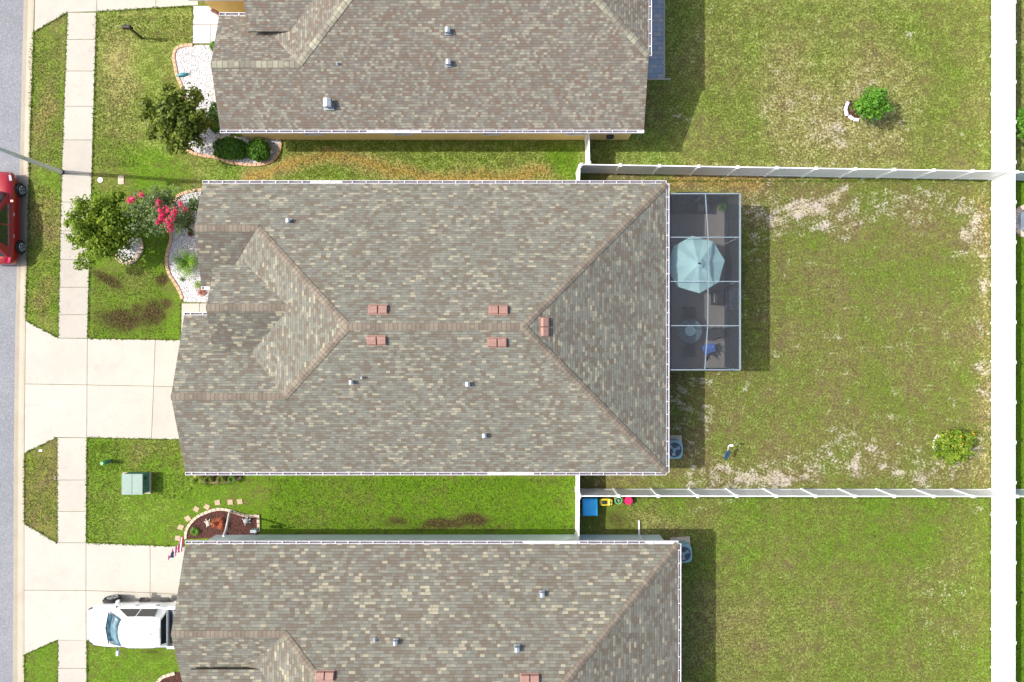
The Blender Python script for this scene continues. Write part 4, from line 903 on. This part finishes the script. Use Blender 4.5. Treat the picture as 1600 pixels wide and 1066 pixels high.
# ------------------------------------------------------------------ ornaments, utilities
def turtle(px,py,rz,mat,label,s_=1.0):
    root=empty('turtle_ornament',P(px,py)+Vector((0,0,.035)),label,'ornament',rz=rz)
    m=MB(); m.loft([[(.17*s_*r*math.cos(t*math.pi/7),.14*s_*r*math.sin(t*math.pi/7),z*s_) for t in range(14)] for r,z in ((.9,.02),(1,.05),(.8,.11),(.45,.15),(.1,.165))],closed=True); m.build('shell',M[mat],root,smooth=True)
    m=MB(); m.tube([(.14*s_,0,.06),(.21*s_,0,.08),(.27*s_,0,.08)],[.035*s_,.045*s_,.025*s_],8); m.build('head',M[mat],root,smooth=True)
    for a in (.8,2.3,-.8,-2.3):
        m=MB(); d=Vector((math.cos(a),math.sin(a),0)); m.tube([d*.12*s_+Vector((0,0,.04)),d*.2*s_+Vector((0,0,.03)),d*.26*s_+Vector((0,0,.015))],[.035*s_,.035*s_,.015*s_],7); m.build('leg',M[mat],root,smooth=True)
turtle(326.5,817,2.0,'turtlew','cream turtle ornament on dark mulch left of the red spiky plant',.95)
turtle(386,813.5,.4,'turtleg','grey turtle ornament on dark mulch right of the white downspout',1.05)
# teal fish shaped ornament
root=empty('garden_ornament',P(286,118),'teal leaf shaped ornament lying on the edge of the white gravel','ornament',rz=.2)
m=MB(); m.loft([[(x,-w_,.08),(x,0,.16),(x,w_,.08),(x,0,.02)] for x,w_ in ((-.3,.02),(-.18,.08),(0,.11),(.15,.09),(.3,.02))],closed=True); m.build('body',M['teal'],root,smooth=True)
m=MB(); m.prism([(.28,0),(.4,.09),(.36,0),(.4,-.07)],.08,.1); m.build('tail',M['teal'],root)
root=empty('hanging_ornament',P(340,20,2.2),'small rust brown and white ornament hanging beside the entry gutter of the top house','ornament')
m=MB(); m.tube([(-.32,.12,.0),(-.2,.08,.05),(0,-.02,.02),(.1,-.1,0)],[.05,.1,.08,.03],8); m.build('body',M['brownorn'],root)
m=MB()
for k in range(5): m.tube([(.0+.07*k,-.12-.01*k,.0),(.0+.07*k,-.14,-.35)],.02,6)
m.build('chime_tube',M['galv'],root)
# street lamp: the mast leans out of the top left of the frame
root=empty('street_lamp',P(97,269.5),'grey street lamp mast rising from the verge beside the sidewalk','street lamp')
m=MB(); m.tube([(0,0,-.1),(0,0,.08)],.14,12); m.build('base',M['darkgrey'],root)
m=MB(); m.tube([(0,0,.1),(0,0,8.2)],[.11,.075],12); m.build('mast',M['mast'],root,smooth=True)
m=MB(); m.tube([(0,0,8.1),(-.6,0,8.5),(-1.8,0,8.7)],[.05,.045,.04],8); m.build('arm',M['frame'],root)
m=MB(); m.box((-2.1,0,8.68),(.7,.28,.14)); m.build('lamp_head',M['galv'],root,bevel=.04)
# mailbox
root=empty('mailbox',P(222,60),'black mailbox on a post in the top front lawn','mailbox',rz=0)
m=MB(); m.box((0,0,.6),(.1,.1,1.2)); m.build('post',M['black'],root,bevel=.01)
m=MB(); m.bar((-.05,0,1.0),(-.32,0,1.12),.05); m.box((-.08,0,1.17),(.5,.12,.05)); m.build('bracket',M['black'],root)
m=MB(); secs=[]
for x in (-.26,.12): secs.append([(x,-.1,1.2),(x,.1,1.2),(x,.1,1.32),(x,.07,1.39),(x,0,1.42),(x,-.07,1.39),(x,-.1,1.32)])
m.loft(secs,closed=True); m.build('box',M['black'],root,bevel=.01)
m=MB(); m.box((-.27,0,1.3),(.02,.16,.17)); m.build('door',M['darkgrey'],root); m=MB(); m.box((.05,-.115,1.42),(.03,.02,.16)); m.build('flag',M['red'],root)
# utility boxes
root=empty('transformer_box',P(211,756),'pale green utility transformer box on a tan pad in the front lawn','utility box')
p0=P(188,738); p1=P(236,772); cc=root.location
m=MB(); x0,x1,y0,y1=P(193,0).x,P(236.5,0).x,P(0,771).y,P(0,738).y; m.prism([(x0-cc.x,y0-cc.y),(x1-cc.x,y0-cc.y),(x1-cc.x,y1-cc.y),(x0-cc.x,y1-cc.y)],-.05,.08); m.build('pad',M['edge2'],root)
hz=.72; bx0,bx1=P(190.5,0,hz).x,P(223.5,0,hz).x; by0,by1=P(0,773,hz).y,P(0,740.5,hz).y
m=MB(); m.box(((bx0+bx1)/2-cc.x,(by0+by1)/2-cc.y,.08+(hz-.08)/2),(bx1-bx0-.04,by1-by0-.04,hz-.08)); m.build('cabinet',M['green'],root,bevel=.02)
m=MB(); 
for sx,ww in ((-.25,.5),(.25,.5)): m.box((((bx0+bx1)/2)-cc.x+sx*(bx1-bx0)*1.0,(by0+by1)/2-cc.y,hz+.02),((bx1-bx0)/2-.012,by1-by0,.04))
m.build('lid',M['palegreen'],root,bevel=.01)
m=MB(); m.box((bx1-cc.x,by1-cc.y-.25,.5),(.03,.14,.12)); m.build('latch',M['black'],root)
root=empty('utility_pedestal',P(172,720.5),'short green round topped utility pedestal in the lawn by the driveway','utility post')
m=MB(); m.tube([(0,0,-.05),(0,0,.62),(0,0,.66)],[.1,.1,.06],14); m.build('body',M['green'],root,smooth=False); m=MB(); m.tube([(0,0,.6),(0,0,.74)],[.115,.085],14); m.build('cap',M['lime'],root)
m=MB(); m.tube([(0,0,-.02),(0,0,.03)],.14,18); m.tube([(0,0,.03),(0,0,.06)],.05,10,mi=1); tag(m.build('valve_cover',[M['rock'],M['edge2']],loc=P(157,281.5)),'small round white cover in the grass beside the sidewalk','cover')
m=MB(); m.box((0,0,.01),(.32,.46,.06)); tag(m.build('meter_box',M['edge2'],bevel=.05,loc=P(189.5,281.5)),'tan rounded rectangular water box lid in the grass','utility box')
m=MB(); m.box((0,0,.01),(.17,.1,.05)); tag(m.build('marker_tile',M['rock'],loc=P(64,704)),'small white tile in the brown verge below the middle driveway','marker')
m=MB(); ring_(m,.06,.02,.02,12); tag(m.build('sprinkler_head',M['edge2'],loc=P(86.5,747)),'small sprinkler ring at the verge edge beside the sidewalk','sprinkler')
def acunit(px,py,label,rot=0,bright=False):
    root=empty('ac_unit',P(px,py),label,'air conditioner',rz=rot)
    m=MB(); m.box((.05,.06,.04),(1.0,1.15,.1)); m.build('pad',M['edge2'],root)
    m=MB(); w_=.44; pts=[]
    for i in range(28):
        t=2*math.pi*i/28; c_,s_=math.cos(t),math.sin(t); k=(abs(c_)**4+abs(s_)**4)**(-.25); pts.append((c_*k*w_,s_*k*(w_+.03)))
    m.prism(pts,.09,.78); m.build('casing',M['acblue'],root)
    m=MB(); n=36; a=[(.36*math.cos(2*math.pi*i/n),.36*math.sin(2*math.pi*i/n)) for i in range(n)]; m.prism(a,.781,.80); g_=m.build('fan_well',M['acdark'],root)
    m=MB()
    for k in range(3):
        t=k*2.094+.4; m.loft([[(math.cos(t+da)*r,math.sin(t+da)*r,.81+.02*da) for r in (.08,.2,.32)] for da in (-.35,0,.35)],cap=False)
    f=m.build('fan_blade',M['galv'],root); md=f.modifiers.new('s','SOLIDIFY'); md.thickness=.01
    m=MB(); m.tube([(0,0,.79),(0,0,.86)],.08,12); m.build('hub',M['acblue'],root)
    m=MB()
    for r in (.12,.2,.28,.36): ring_(m,r,.87,.004,28)
    for k in range(10): t=k*math.pi/5; m.bar((math.cos(t)*.08,math.sin(t)*.08,.868),(math.cos(t)*.4,math.sin(t)*.4,.868),.006)
    ring_(m,.4,.84,.03,28); m.build('grille',M['acblue'],root)
acunit(1048,699,'grey blue air conditioner with round fan against the east wall of the middle house')
acunit(1062,858,'grey blue air conditioner half under the gutter corner of the bottom house',.08)
m=MB(); 
for k in range(5): m.tube([(.17*math.cos(t*math.pi/10),-.02-.03*k,.75+.17*math.sin(t*math.pi/10)) for t in range(21)],.028,6,cap=False)
m.box((0,.02,.75),(.42,.06,.42)); tag(m.build('hose_reel',M['acdark'],loc=P(950,214)-Vector((0,.13,0))),'dark coiled hose reel on the yellow wall of the top house','hose reel')
# satellite dish
root=empty('satellite_dish',P(1132,707),'blue grey satellite dish on a white bent arm in the middle back garden','satellite dish',rz=0)
b0=root.location; m=MB(); c=P(1134,710,.75)-b0; dn=Vector((.75,-.35,.62)).normalized()
u=dn.cross(Vector((0,0,1))).normalized(); v=dn.cross(u); secs=[]
for r,dd in ((.02,0),(.12,.01),(.22,.035),(.30,.075)): secs.append([c+u*math.cos(t*math.pi/12)*r*.9+v*math.sin(t*math.pi/12)*r*1.15+dn*dd for t in range(24)])
m.loft(secs,closed=True,cap=False); o=m.build('dish',M['dishblue'],root,smooth=True); md=o.modifiers.new('s','SOLIDIFY'); md.thickness=.012
m=MB(); m.tube([(0,0,-.05),(0,0,.6),c-dn*.02],.022,8); m.build('pole',M['black'],root)
m=MB(); e=P(1141,695.5,.95)-b0; m.tube([c+v*.3+Vector((0,.0,0)),P(1138,697,.9)-b0,e],.02,7); m.build('feed_arm',M['white'],root); m=MB(); m.box(e+Vector((.06,-.02,0)),(.16,.1,.07)); m.build('feed_horn',M['white'],root)
# fire pit behind the fence
root=empty('stone_fire_pit',P(1603,346),'round stone ring with a blue grey basin at the right edge behind the rear fence','fire pit')
m=MB()
for k in range(16): a=k*math.pi/8; m.box((math.cos(a)*.66,math.sin(a)*.75,.08),(.26,.26,.18),rz=a)
m.build('stone_ring',M['edge2'],root,bevel=.03); m=MB(); m.tube([(0,0,0),(0,0,.12)],.56,24); m.build('basin',M['galv'],root)
m=MB(); m.tube([(0,0,.12),(0,0,.3),(0,0,.34)],[.12,.1,.3],12); m.build('bowl',M['dishblue'],root)
# toys by the lower fence
root=empty('plastic_bin',P(920,788),'bright blue plastic toy bin below the fence corner','bin',rz=.02)
m=MB(); m.loft([[(x,y,z) for x,y in ((-w_,-d_),(w_,-d_),(w_,d_),(-w_,d_))] for w_,d_,z in ((.30,.36,0),(.35,.41,.55))],closed=True); m.build('body',M['blue'],root,bevel=.03)
m=MB(); m.loft([[(x,y-.02,z) for x,y in ((-w_,-d_),(w_,-d_),(w_,d_),(-w_,d_))] for w_,d_,z in ((.38,.44,.54),(.38,.44,.59),(.30,.36,.64))],closed=True); m.box((0,-.2,.645),(.62,.02,.02)); m.build('lid',M['blue'],root,bevel=.03)
root=empty('ride_on_toy',P(946,783),'yellow ride on toy beside the blue bin','toy')
m=MB(); m.loft([[(x,-w_,z0),(x,-w_,z1),(x,w_,z1),(x,w_,z0)] for x,w_,z0,z1 in ((-.34,.14,.12,.25),(-.2,.18,.1,.3),(.1,.18,.1,.28),(.34,.14,.12,.36))],closed=True); m.build('body',M['ylw'],root,bevel=.03)
m=MB(); m.box((-.1,0,.32),(.24,.2,.05)); m.build('seat',M['black'],root); m=MB(); m.bar((.2,-.16,.46),(.2,.16,.46),.04); m.bar((.2,0,.3),(.2,0,.46),.04); m.build('handlebar',M['black'],root)
for sx in (-.22,.22):
    for sy in (-.18,.18): m=MB(); m.tube([(sx,sy-.03,.1),(sx,sy+.03,.1)],.1,12); m.build('wheel',M['black'],root)
root=empty('toy_wheel_cart',P(965,780),'green wheeled toy with an orange frame between the yellow toy and the pink bucket','toy')
m=MB(); ring_(m,.17,.3,.04,18); m.build('green_wheel',M['lime'],root); m=MB(); m.tube([(0,0,.26),(0,0,.34)],.06,10); m.build('hub',M['turtleg'],root)
m=MB(); 
for a,b_ in (((-.18,-.2),(.26,-.2)),((.26,-.2),(.26,.2)),((-.18,-.2),(-.18,.2))): m.bar((a[0],a[1],.12),(b_[0],b_[1],.12),.05)
for k in ((-.18,-.2),(.26,-.2),(.26,.2),(-.18,.2)): m.box((k[0],k[1],.06),(.06,.06,.12))
m.build('frame',M['orange'],root)
root=empty('bucket',P(980.5,780.5),'magenta round bucket, rightmost of the toys by the lower fence','bucket')
m=MB(); m.tube([(0,0,0),(0,0,.3)],[.15,.2],20); m.build('body',M['pink'],root); m=MB(); m.tube([(0,0,.3),(0,0,.33)],[.17,.16],20); ring_(m,.2,.3,.018,22); m.build('rim',M['pink'],root)
m=MB(); m.box((0,0,.15),(.12,.35,.3)); m.tube([(0,-.1,.3),(0,.1,.34)],.05,8); tag(m.build('garden_tool_box',M['brownorn'],bevel=.02,loc=P(905.5,782)),'dark red box squeezed between the gate and the blue bin','box')
m=MB(); m.tube([(0,0,0),(0,0,.5),(0,-.25,.62)],.05,8); 
# paver patio of the top house
m=MB(); m.prism([(6.0,P(0,123).y),(P(1037,0).x,P(0,123).y),(P(1037,0).x,26),(6.0,26)],-.05,.05); struct(m.build('paver_patio',M['paver']))
m=MB(); m.box((P(1037.5,0).x,(P(0,123).y+26)/2,.03),(.07,26-P(0,123).y-.12,.11)); m.box(((6.0+P(1047,0).x)/2,P(0,124).y-.01,.03),(P(1047,0).x-6.0,.07,.11)); struct(m.build('patio_border',M['walk']))
# flag on the garage of the bottom house
root=empty('flag',P(290,850,2.2),'red striped flag with dark blue canton at the bottom house garage corner','flag')
g=G('flag_cloth'); uv=g.n('ShaderNodeUVMap').outputs[0]; sp=g.n('ShaderNodeSeparateXYZ'); g.l(uv,sp.inputs[0]); st=g.math('LESS_THAN',g.math('FRACT',g.math('MULTIPLY',sp.outputs[1],6.5)),.5)
ca=g.math('MULTIPLY',g.math('LESS_THAN',sp.outputs[0],.6),g.math('LESS_THAN',sp.outputs[1],.42)); col=g.mix(st,(.75,.72,.74),(.42,.008,.08)); g.l(g.mix(ca,col,(.03,.035,.10)),g.b.inputs['Base Color']); g.b.inputs['Roughness'].default_value=.8; M['flag']=g.m
o0=root.location; a=P(262,876,2.35)-o0; b_=P(287,858,1.95)-o0; m=MB(); m.tube([P(300,850,1.6)-o0,P(260,878,2.45)-o0],.018,6); m.build('pole',M['white'],root)
m=MB(); nx,ny=16,10; hoist0=P(261,877,2.42)-o0; hoist1=P(283,861,2.0)-o0
def fp(i,j):
    u=i/nx; v=j/ny; p=hoist0.lerp(hoist1,u); fold=.045*math.sin(u*13+v*2); return p+Vector((-.05,.62,-.4))*(1-v)*(.35+.65*u)+Vector((fold,-fold,fold*.5))
for i in range(nx):
    for j in range(ny): m.face([fp(i,j),fp(i+1,j),fp(i+1,j+1),fp(i,j+1)],[(j_,i_) for i_,j_ in ((i/nx,1-j/ny),((i+1)/nx,1-j/ny),((i+1)/nx,1-(j+1)/ny),(i/nx,1-(j+1)/ny))])
o=m.build('cloth',M['flag'],root,smooth=True); md=o.modifiers.new('s','SOLIDIFY'); md.thickness=.006

# ------------------------------------------------------------------ vehicles
def inset(quad,mg,off):
    q=[Vector(p) for p in quad]; c=sum(q,Vector())/4; n=(q[1]-q[0]).cross(q[2]-q[1]).normalized(); out=[]
    for i in range(4):
        e1=(q[(i+1)%4]-q[i]).normalized(); e2=(q[i-1]-q[i]).normalized(); out.append(q[i]+e1*mg+e2*mg+n*off)
    return out,n
def pane(name,parent,quad,mg=.05,mat='carglass',off=.012):
    q,n=inset(quad,mg,off); c0=sum([Vector(p) for p in quad],Vector())/4
    m=MB(); 
    m.face(q); lo=[p-n*.012 for p in q]; m.face(list(reversed(lo)))
    for i in range(4): m.face([q[i],lo[i],lo[(i+1)%4],q[(i+1)%4]])
    return m.build(name,M[mat],parent)
def bodyloft(st):
    secs=[]
    for (x,hw,zb,zs,zc) in st:
        half=[(hw*.88,zb),(hw*.98,zb+.12),(hw,(zb+zs)/2),(hw*.985,zs-.10),(hw*.93,zs-.01),(hw*.6,zc-.015),(hw*.25,zc)]
        secs.append([(x,y,z) for y,z in half]+[(x,-y,z) for y,z in reversed(half)])
    return secs
def wheel(parent,x,y,r,w_,sg):
    m=MB(); n=24; prof=[(r*.62,-w_/2),(r*.94,-w_/2),(r,-w_/2+.03),(r,w_/2-.03),(r*.94,w_/2),(r*.62,w_/2)]
    secs=[[(rr*math.cos(2*math.pi*i/n),yy,r+rr*math.sin(2*math.pi*i/n)) for i in range(n)] for rr,yy in prof]; m.loft(secs,closed=True); t=m.build('wheel',M['tyre'],parent,loc=(x,y,0)); 
    k=MB(); yo=sg*(w_/2+.004); n=20; k.tube([(0,yo-.02*sg,r),(0,yo-.012*sg,r)],r*.62,20,mi=1); k.tube([(0,yo-.02*sg,r),(0,yo+.006*sg,r)],r*.14,10)
    for j in range(5):
        a=j*2*math.pi/5+.3
        for da in (-.13,.13): k.bar((math.cos(a)*r*.1,yo,r+math.sin(a)*r*.1),(math.cos(a+da)*r*.6,yo,r+math.sin(a+da)*r*.6),.035,.02,up=(0,1,0))
    k.tube([(r*.6*math.cos(2*math.pi*i/20),yo,r+r*.6*math.sin(2*math.pi*i/20)) for i in range(21)],.014,5,cap=False)
    k.build('rim',[M['chrome'],M['black']],t); return t
def arch(parent,x,y,r,sg,mat='black'):
    m=MB(); n=14; q=[(r*math.cos(math.pi*i/n),r*math.sin(math.pi*i/n)) for i in range(n+1)]
    a=[(x+p[0],y,.33+p[1]) for p in q]+[(x-r,y,.2),(x+r,y,.2)]; b=[(p_[0],y+sg*.012,p_[2]) for p_ in a]; m.loft([a,b],closed=True); m.build('wheel_arch',M[mat],parent)
# red car on the road, nose to the top of the photo
cy=(P(0,268,.6).y+P(0,413,.6).y)/2; root=empty('parked_car',(-26.36,cy,-.1),'shiny red car parked at the kerb on the left edge','car',rz=math.pi/2)
k_=(P(0,268,.6).y-P(0,413,.6).y)/4.5
st=[(-2.25,.66,.38,.78,.86),(-2.17,.80,.28,.90,.98),(-1.85,.87,.24,.95,1.0),(-1.2,.92,.22,.95,1.0),(-.2,.92,.22,.93,.99),(.7,.92,.22,.92,.98),(1.3,.91,.22,.86,.96),(1.8,.87,.24,.76,.88),(2.12,.76,.28,.68,.76),(2.25,.6,.36,.58,.64)]
st=[(a*k_,b,c,d,e) for a,b,c,d,e in st]
m=MB(); m.loft(bodyloft(st),closed=True); body=m.build('body',M['red'],root,smooth=True)
def greenhouse(root,xb0,xb1,xt0,xt1,hb_,ht,zb,zt,mat,glassw='carglass',mid=0.0,wsx=0.12,name='cabin'):
    secs=[]
    # lower ring to roof as a lofted shell with a gently crowned roof
    ring=lambda xs0,xs1,h,z:[(xs0,-h*.9,z),(xs0,0,z),(xs0,h*.9,z),((xs0*.8+xs1*.2),h,z),((xs0+xs1)/2,h*1.01,z),(xs0*.15+xs1*.85,h,z)]+[(xs1+wsx*(1-q*q),h*.88*q,z) for q in (1,.75,.5,.25,0,-.25,-.5,-.75,-1)]+[(xs0*.15+xs1*.85,-h,z),((xs0+xs1)/2,-h*1.01,z),(xs0*.8+xs1*.2,-h,z)]
    m=MB(); m.loft([ring(xb0,xb1,hb_,zb),ring(xt0,xt1,ht,zt-.06),ring(xt0+.06,xt1-.06,ht*.92,zt-.015),ring(xt0+.3,xt1-.3,ht*.6,zt)],closed=True); cab=m.build(name,M[mat],root,smooth=False,bevel=.012)
    zt_=zt-.08; zb_=zb+.03
    f=lambda xb,xt,z:xb+(xt-xb)*(z-zb)/(zt-.06-zb)
    fh=lambda z:hb_+(ht-hb_)*(z-zb)/(zt-.06-zb)
    # windscreen: one curved pane standing just proud of the cabin shell
    m=MB(); NS=8; cols=[]
    for i in range(NS+1):
        t=-1+2*i/NS; cols.append([(f(xb1,xt1,z)+wsx*(1-t*t)*1.0+.03+wsx*.06,t*fh(z)*.86,z+.014) for z in (zb_,zt_)])
    m.loft(cols,cap=False)
    o=m.build('windscreen',M[glassw],root,smooth=True); md=o.modifiers.new('s','SOLIDIFY'); md.thickness=.012; md.offset=0
    a=[(f(xb0,xt0,zb_+.03)-.02,-fh(zb_)*.8,zb_+.03),(f(xb0,xt0,zt_)-.02,-fh(zt_)*.8,zt_),(f(xb0,xt0,zt_)-.02,fh(zt_)*.8,zt_),(f(xb0,xt0,zb_+.03)-.02,fh(zb_)*.8,zb_+.03)]
    pane('rear_window',root,[a[3],a[2],a[1],a[0]],.02,off=.015) if False else pane('rear_window',root,[a[0],a[3],a[2],a[1]],.02,off=.015)
    for sg in (1,-1):
        xm_=(xb0+xb1)/2+mid
        for x0b,x0t,x1b,x1t in ((xb0*.85+xb1*.15,xt0*.85+xt1*.15,xm_-.02,xm_-.02),(xm_+.02,xm_+.02,xb0*.13+xb1*.87,xt0*.13+xt1*.87)):
            zl=zb_+.02; zu=zt_-.02; q=[(f(x0b,x0t,zl),sg*fh(zl)*1.01,zl),(f(x1b,x1t,zl),sg*fh(zl)*1.01,zl),(f(x1b,x1t,zu),sg*fh(zu)*1.01,zu),(f(x0b,x0t,zu),sg*fh(zu)*1.01,zu)]
            if sg>0: q=[q[1],q[0],q[3],q[2]]
            pane('side_window',root,q,.015,off=.012)
    return cab
greenhouse(root,-1.95*k_,1.15*k_,-1.45*k_,.25*k_,.82,.60,.94,1.62,'red',wsx=.13)
for x in (-1.38*k_,1.42*k_):
    for sg in (1,-1): arch(root,x,sg*.925,.38,sg); wheel(root,x,sg*.90,.335,.22,sg)
for sg in (1,-1):
    m=MB(); m.loft([[(x,sg*(y-.09),z),(x,sg*(y+.02),z-.02),(x,sg*(y-.0),z-.1)] for x,y,z in ((1.78*k_,.80,.83),(2.0*k_,.72,.76),(2.16*k_,.6,.68))],closed=True); m.build('headlight',M['chrome'],root)
    m=MB(); m.loft([[(x,sg*(y-.08),z),(x,sg*(y+.03),z-.02),(x,sg*(y-.0),z-.12)] for x,y,z in ((-1.95*k_,.84,.98),(-2.1*k_,.80,.95),(-2.2*k_,.72,.9))],closed=True); m.build('tail_light',M['pink'],root)
    m=MB(); m.box((.75*k_,sg*1.0,1.0),(.16,.2,.13)); m.build('wing_mirror',M['red'],root,bevel=.03)
    for xx in (-.95,.15): m=MB(); m.box((xx,sg*.925,.80),(.16,.03,.03)); m.build('door_handle',M['chrome'],root)
m=MB(); m.box((2.2*k_,0,.42),(.08,.9,.18)); m.build('grille',M['black'],root)
# white pickup in the bottom driveway, nose to the left
root=empty('pickup_truck',(-18.6,P(0,979,1.1).y+.02,.03),'white pickup truck parked on the bottom driveway nose to the road','pickup truck',rz=math.pi)
st=[(-1.28,1.06,.5,1.27,1.28),(-.5,1.07,.45,1.25,1.28),(.8,1.07,.45,1.24,1.28),(1.45,1.06,.48,1.22,1.27),(2.0,1.05,.5,1.17,1.24),(2.5,1.01,.5,1.10,1.18),(2.78,.92,.5,1.0,1.08),(2.9,.78,.52,.92,.98)]
m=MB(); m.loft(bodyloft(st),closed=True); m.build('body',M['carwhite'],root,smooth=True,bevel=0)
m=MB()
for sg in (1,-1):
    m.loft([[(x,sg*1.06,.5),(x,sg*1.07,1.2),(x,sg*1.05,1.31),(x,sg*.93,1.31),(x,sg*.93,.6)] for x in (-2.88,-1.29)],closed=True)
m.box((-2.86,0,.95),(.08,1.84,.7)); m.build('bed_wall',M['carwhite'],root)
m=MB(); m.box((-2.1,0,1.20),(1.42,1.85,.04)); m.build('bed_cover',M['black'],root); m=MB(); m.box((-1.62,0,1.29),(.06,1.84,.05)); m.build('cross_bar',M['frame'],root); m=MB(); m.box((-2.1,0,.6),(1.5,1.86,.06)); m.build('bed_floor',M['black'],root)
greenhouse(root,-1.25,1.55,-1.25,.62,.96,.76,1.24,1.93,'carwhite','tealglass',mid=-.15,wsx=.2)
m=MB(); m.box((-.82,.05,1.935),(.14,.04,.03)); m.build('antenna',M['black'],root,bevel=.01); m=MB(); m.box((-1.22,0,1.86),(.05,.5,.05)); m.build('brake_light',M['darkgrey'],root)
for x in (-2.0,1.95):
    for sg in (1,-1): arch(root,x,sg*1.075,.5,sg); wheel(root,x,sg*1.06,.41,.29,sg)
for sg in (1,-1):
    m=MB(); m.bar((1.3,sg*.98,1.22),(1.2,sg*1.2,1.25),.05); m.build('mirror_arm',M['black'],root); m=MB(); m.box((1.17,sg*1.27,1.28),(.14,.24,.2)); m.build('wing_mirror',M['carwhite' if sg<0 else 'chrome'],root,bevel=.03)
    m=MB(); m.loft([[(x,sg*y,z),(x,sg*(y-.1),z+.03),(x,sg*(y-.08),z-.12)] for x,y,z in ((2.45,.99,1.08),(2.7,.93,1.02),(2.84,.82,.96))],closed=True); m.build('headlight',M['darkgrey'],root)
    for xx in (-.75,.3):
        m=MB(); m.box((xx,sg*1.07,1.1),(.18,.03,.035)); m.build('door_handle',M['darkgrey'],root); m=MB(); m.loft([[(xx-.28,sg*1.0,.4),(xx-.2,sg*1.2,.4),(xx+.2,sg*1.2,.4),(xx+.28,sg*1.0,.4)],[(xx-.28,sg*1.0,.45),(xx-.2,sg*1.2,.45),(xx+.2,sg*1.2,.45),(xx+.28,sg*1.0,.45)]],closed=True); m.build('side_step',M['black'],root)
m=MB(); m.box((2.84,0,.72),(.12,1.3,.32)); m.build('grille',M['black'],root); m=MB(); m.tube([(1.64,-.8,1.285),(1.78,0,1.3),(1.64,.8,1.285)],.03,6); m.build('wiper_cowl',M['acdark'],root)

# ------------------------------------------------------------------ loose grass: tufts over the lawns and ragged blades at every edge
M['turf']=leafmat('grass_tuft',(.07,.11,.012),(.13,.17,.025),(.30,.29,.11),.8,.3)
M['turflush']=leafmat('lush_grass_tuft',(.08,.15,.008),(.12,.20,.012),(.20,.27,.04),.8,.4)
def tufts(name,regions,mat,size,per_m2,seed):
    rng=np.random.default_rng(seed); P_=[]
    for x0,y0,x1,y1 in regions:
        a=P(x0,y0); b=P(x1,y1); n=int(abs((b.x-a.x)*(b.y-a.y))*per_m2); P_.append(np.stack([rng.uniform(min(a.x,b.x),max(a.x,b.x),n),rng.uniform(min(a.y,b.y),max(a.y,b.y),n),rng.uniform(.005,.035,n)],1))
    p=np.concatenate(P_); nn=rng.normal(size=p.shape)*.8+np.array([0,0,1.0]); nn/=np.linalg.norm(nn,axis=1)[:,None]
    o=leafmesh(name,leaf_quads(p,nn,size,2.6,rng),mat,None); o['kind']='stuff'
tufts('grass',[(1105,5,1546,255),(1102,285,1546,762),(925,778,1546,1066)],'turf',.035,130,1)
tufts('grass',[(455,220,898,278),(420,748,895,826),(145,120,215,262),(145,425,258,527),(140,690,280,735),(140,690,186,845),(240,740,300,780),(45,60,95,255),(45,290,90,495),(42,715,87,820),(1588,280,1640,1066),(145,25,298,66)],'turflush',.035,150,2)
def edgegrass(lines,seed):
    rng=np.random.default_rng(seed); P_=[]
    for ln in lines:
        for a,b in zip(ln[:-1],ln[1:]):
            a=P(*a); b=P(*b); L=(b-a).length; n=int(L*42); t=rng.uniform(0,1,n)[:,None]; q=np.array(a)[None]*(1-t)+np.array(b)[None]*t
            q[:,:2]+=rng.normal(size=(n,2))*.028; q[:,2]=rng.uniform(.025,.06,n); P_.append(q)
    p=np.concatenate(P_); nn=rng.normal(size=p.shape)*.7+np.array([0,0,1.0]); nn/=np.linalg.norm(nn,axis=1)[:,None]
    o=leafmesh('grass',leaf_quads(p,nn,.045,2.2,rng),'turflush',None); o['kind']='stuff'
wl=lambda y0,y1:[(interp(WL,y)-.5,y) for y in np.linspace(y0,y1,8)]
wr=lambda y0,y1:[(interp(WR,y)+.5,y) for y in np.linspace(y0,y1,8)]
ce=lambda y0,y1:[(interp(CE,y)+.5,y) for y in np.linspace(y0,y1,8)]
edgegrass([wl(20,528),wr(20,528),wl(684,848),wr(684,848),wl(1000,1066),wr(1000,1066),ce(50,500),ce(708,818),ce(1023,1066),
  [(40.5,501),(92,528.5)],[(137,529),(283,531)],[(38.5,708),(90,683.5)],[(136,684),(280,687)],[(38.3,818),(89,848)],[(135,848),(290,854)],[(38,1023),(90,1000)],[(135,1001),(275,1009)],[(54,50),(106,20)],[(151,18.5),(300,10)],[(301,12),(301,68)],
  [(282,474),(282,531)],[(1547,0),(1547,1066)],[(905,283),(1545,283)],[(905,778),(1545,778)],topcurve,midcurve,botcurve,ring,b3],5)
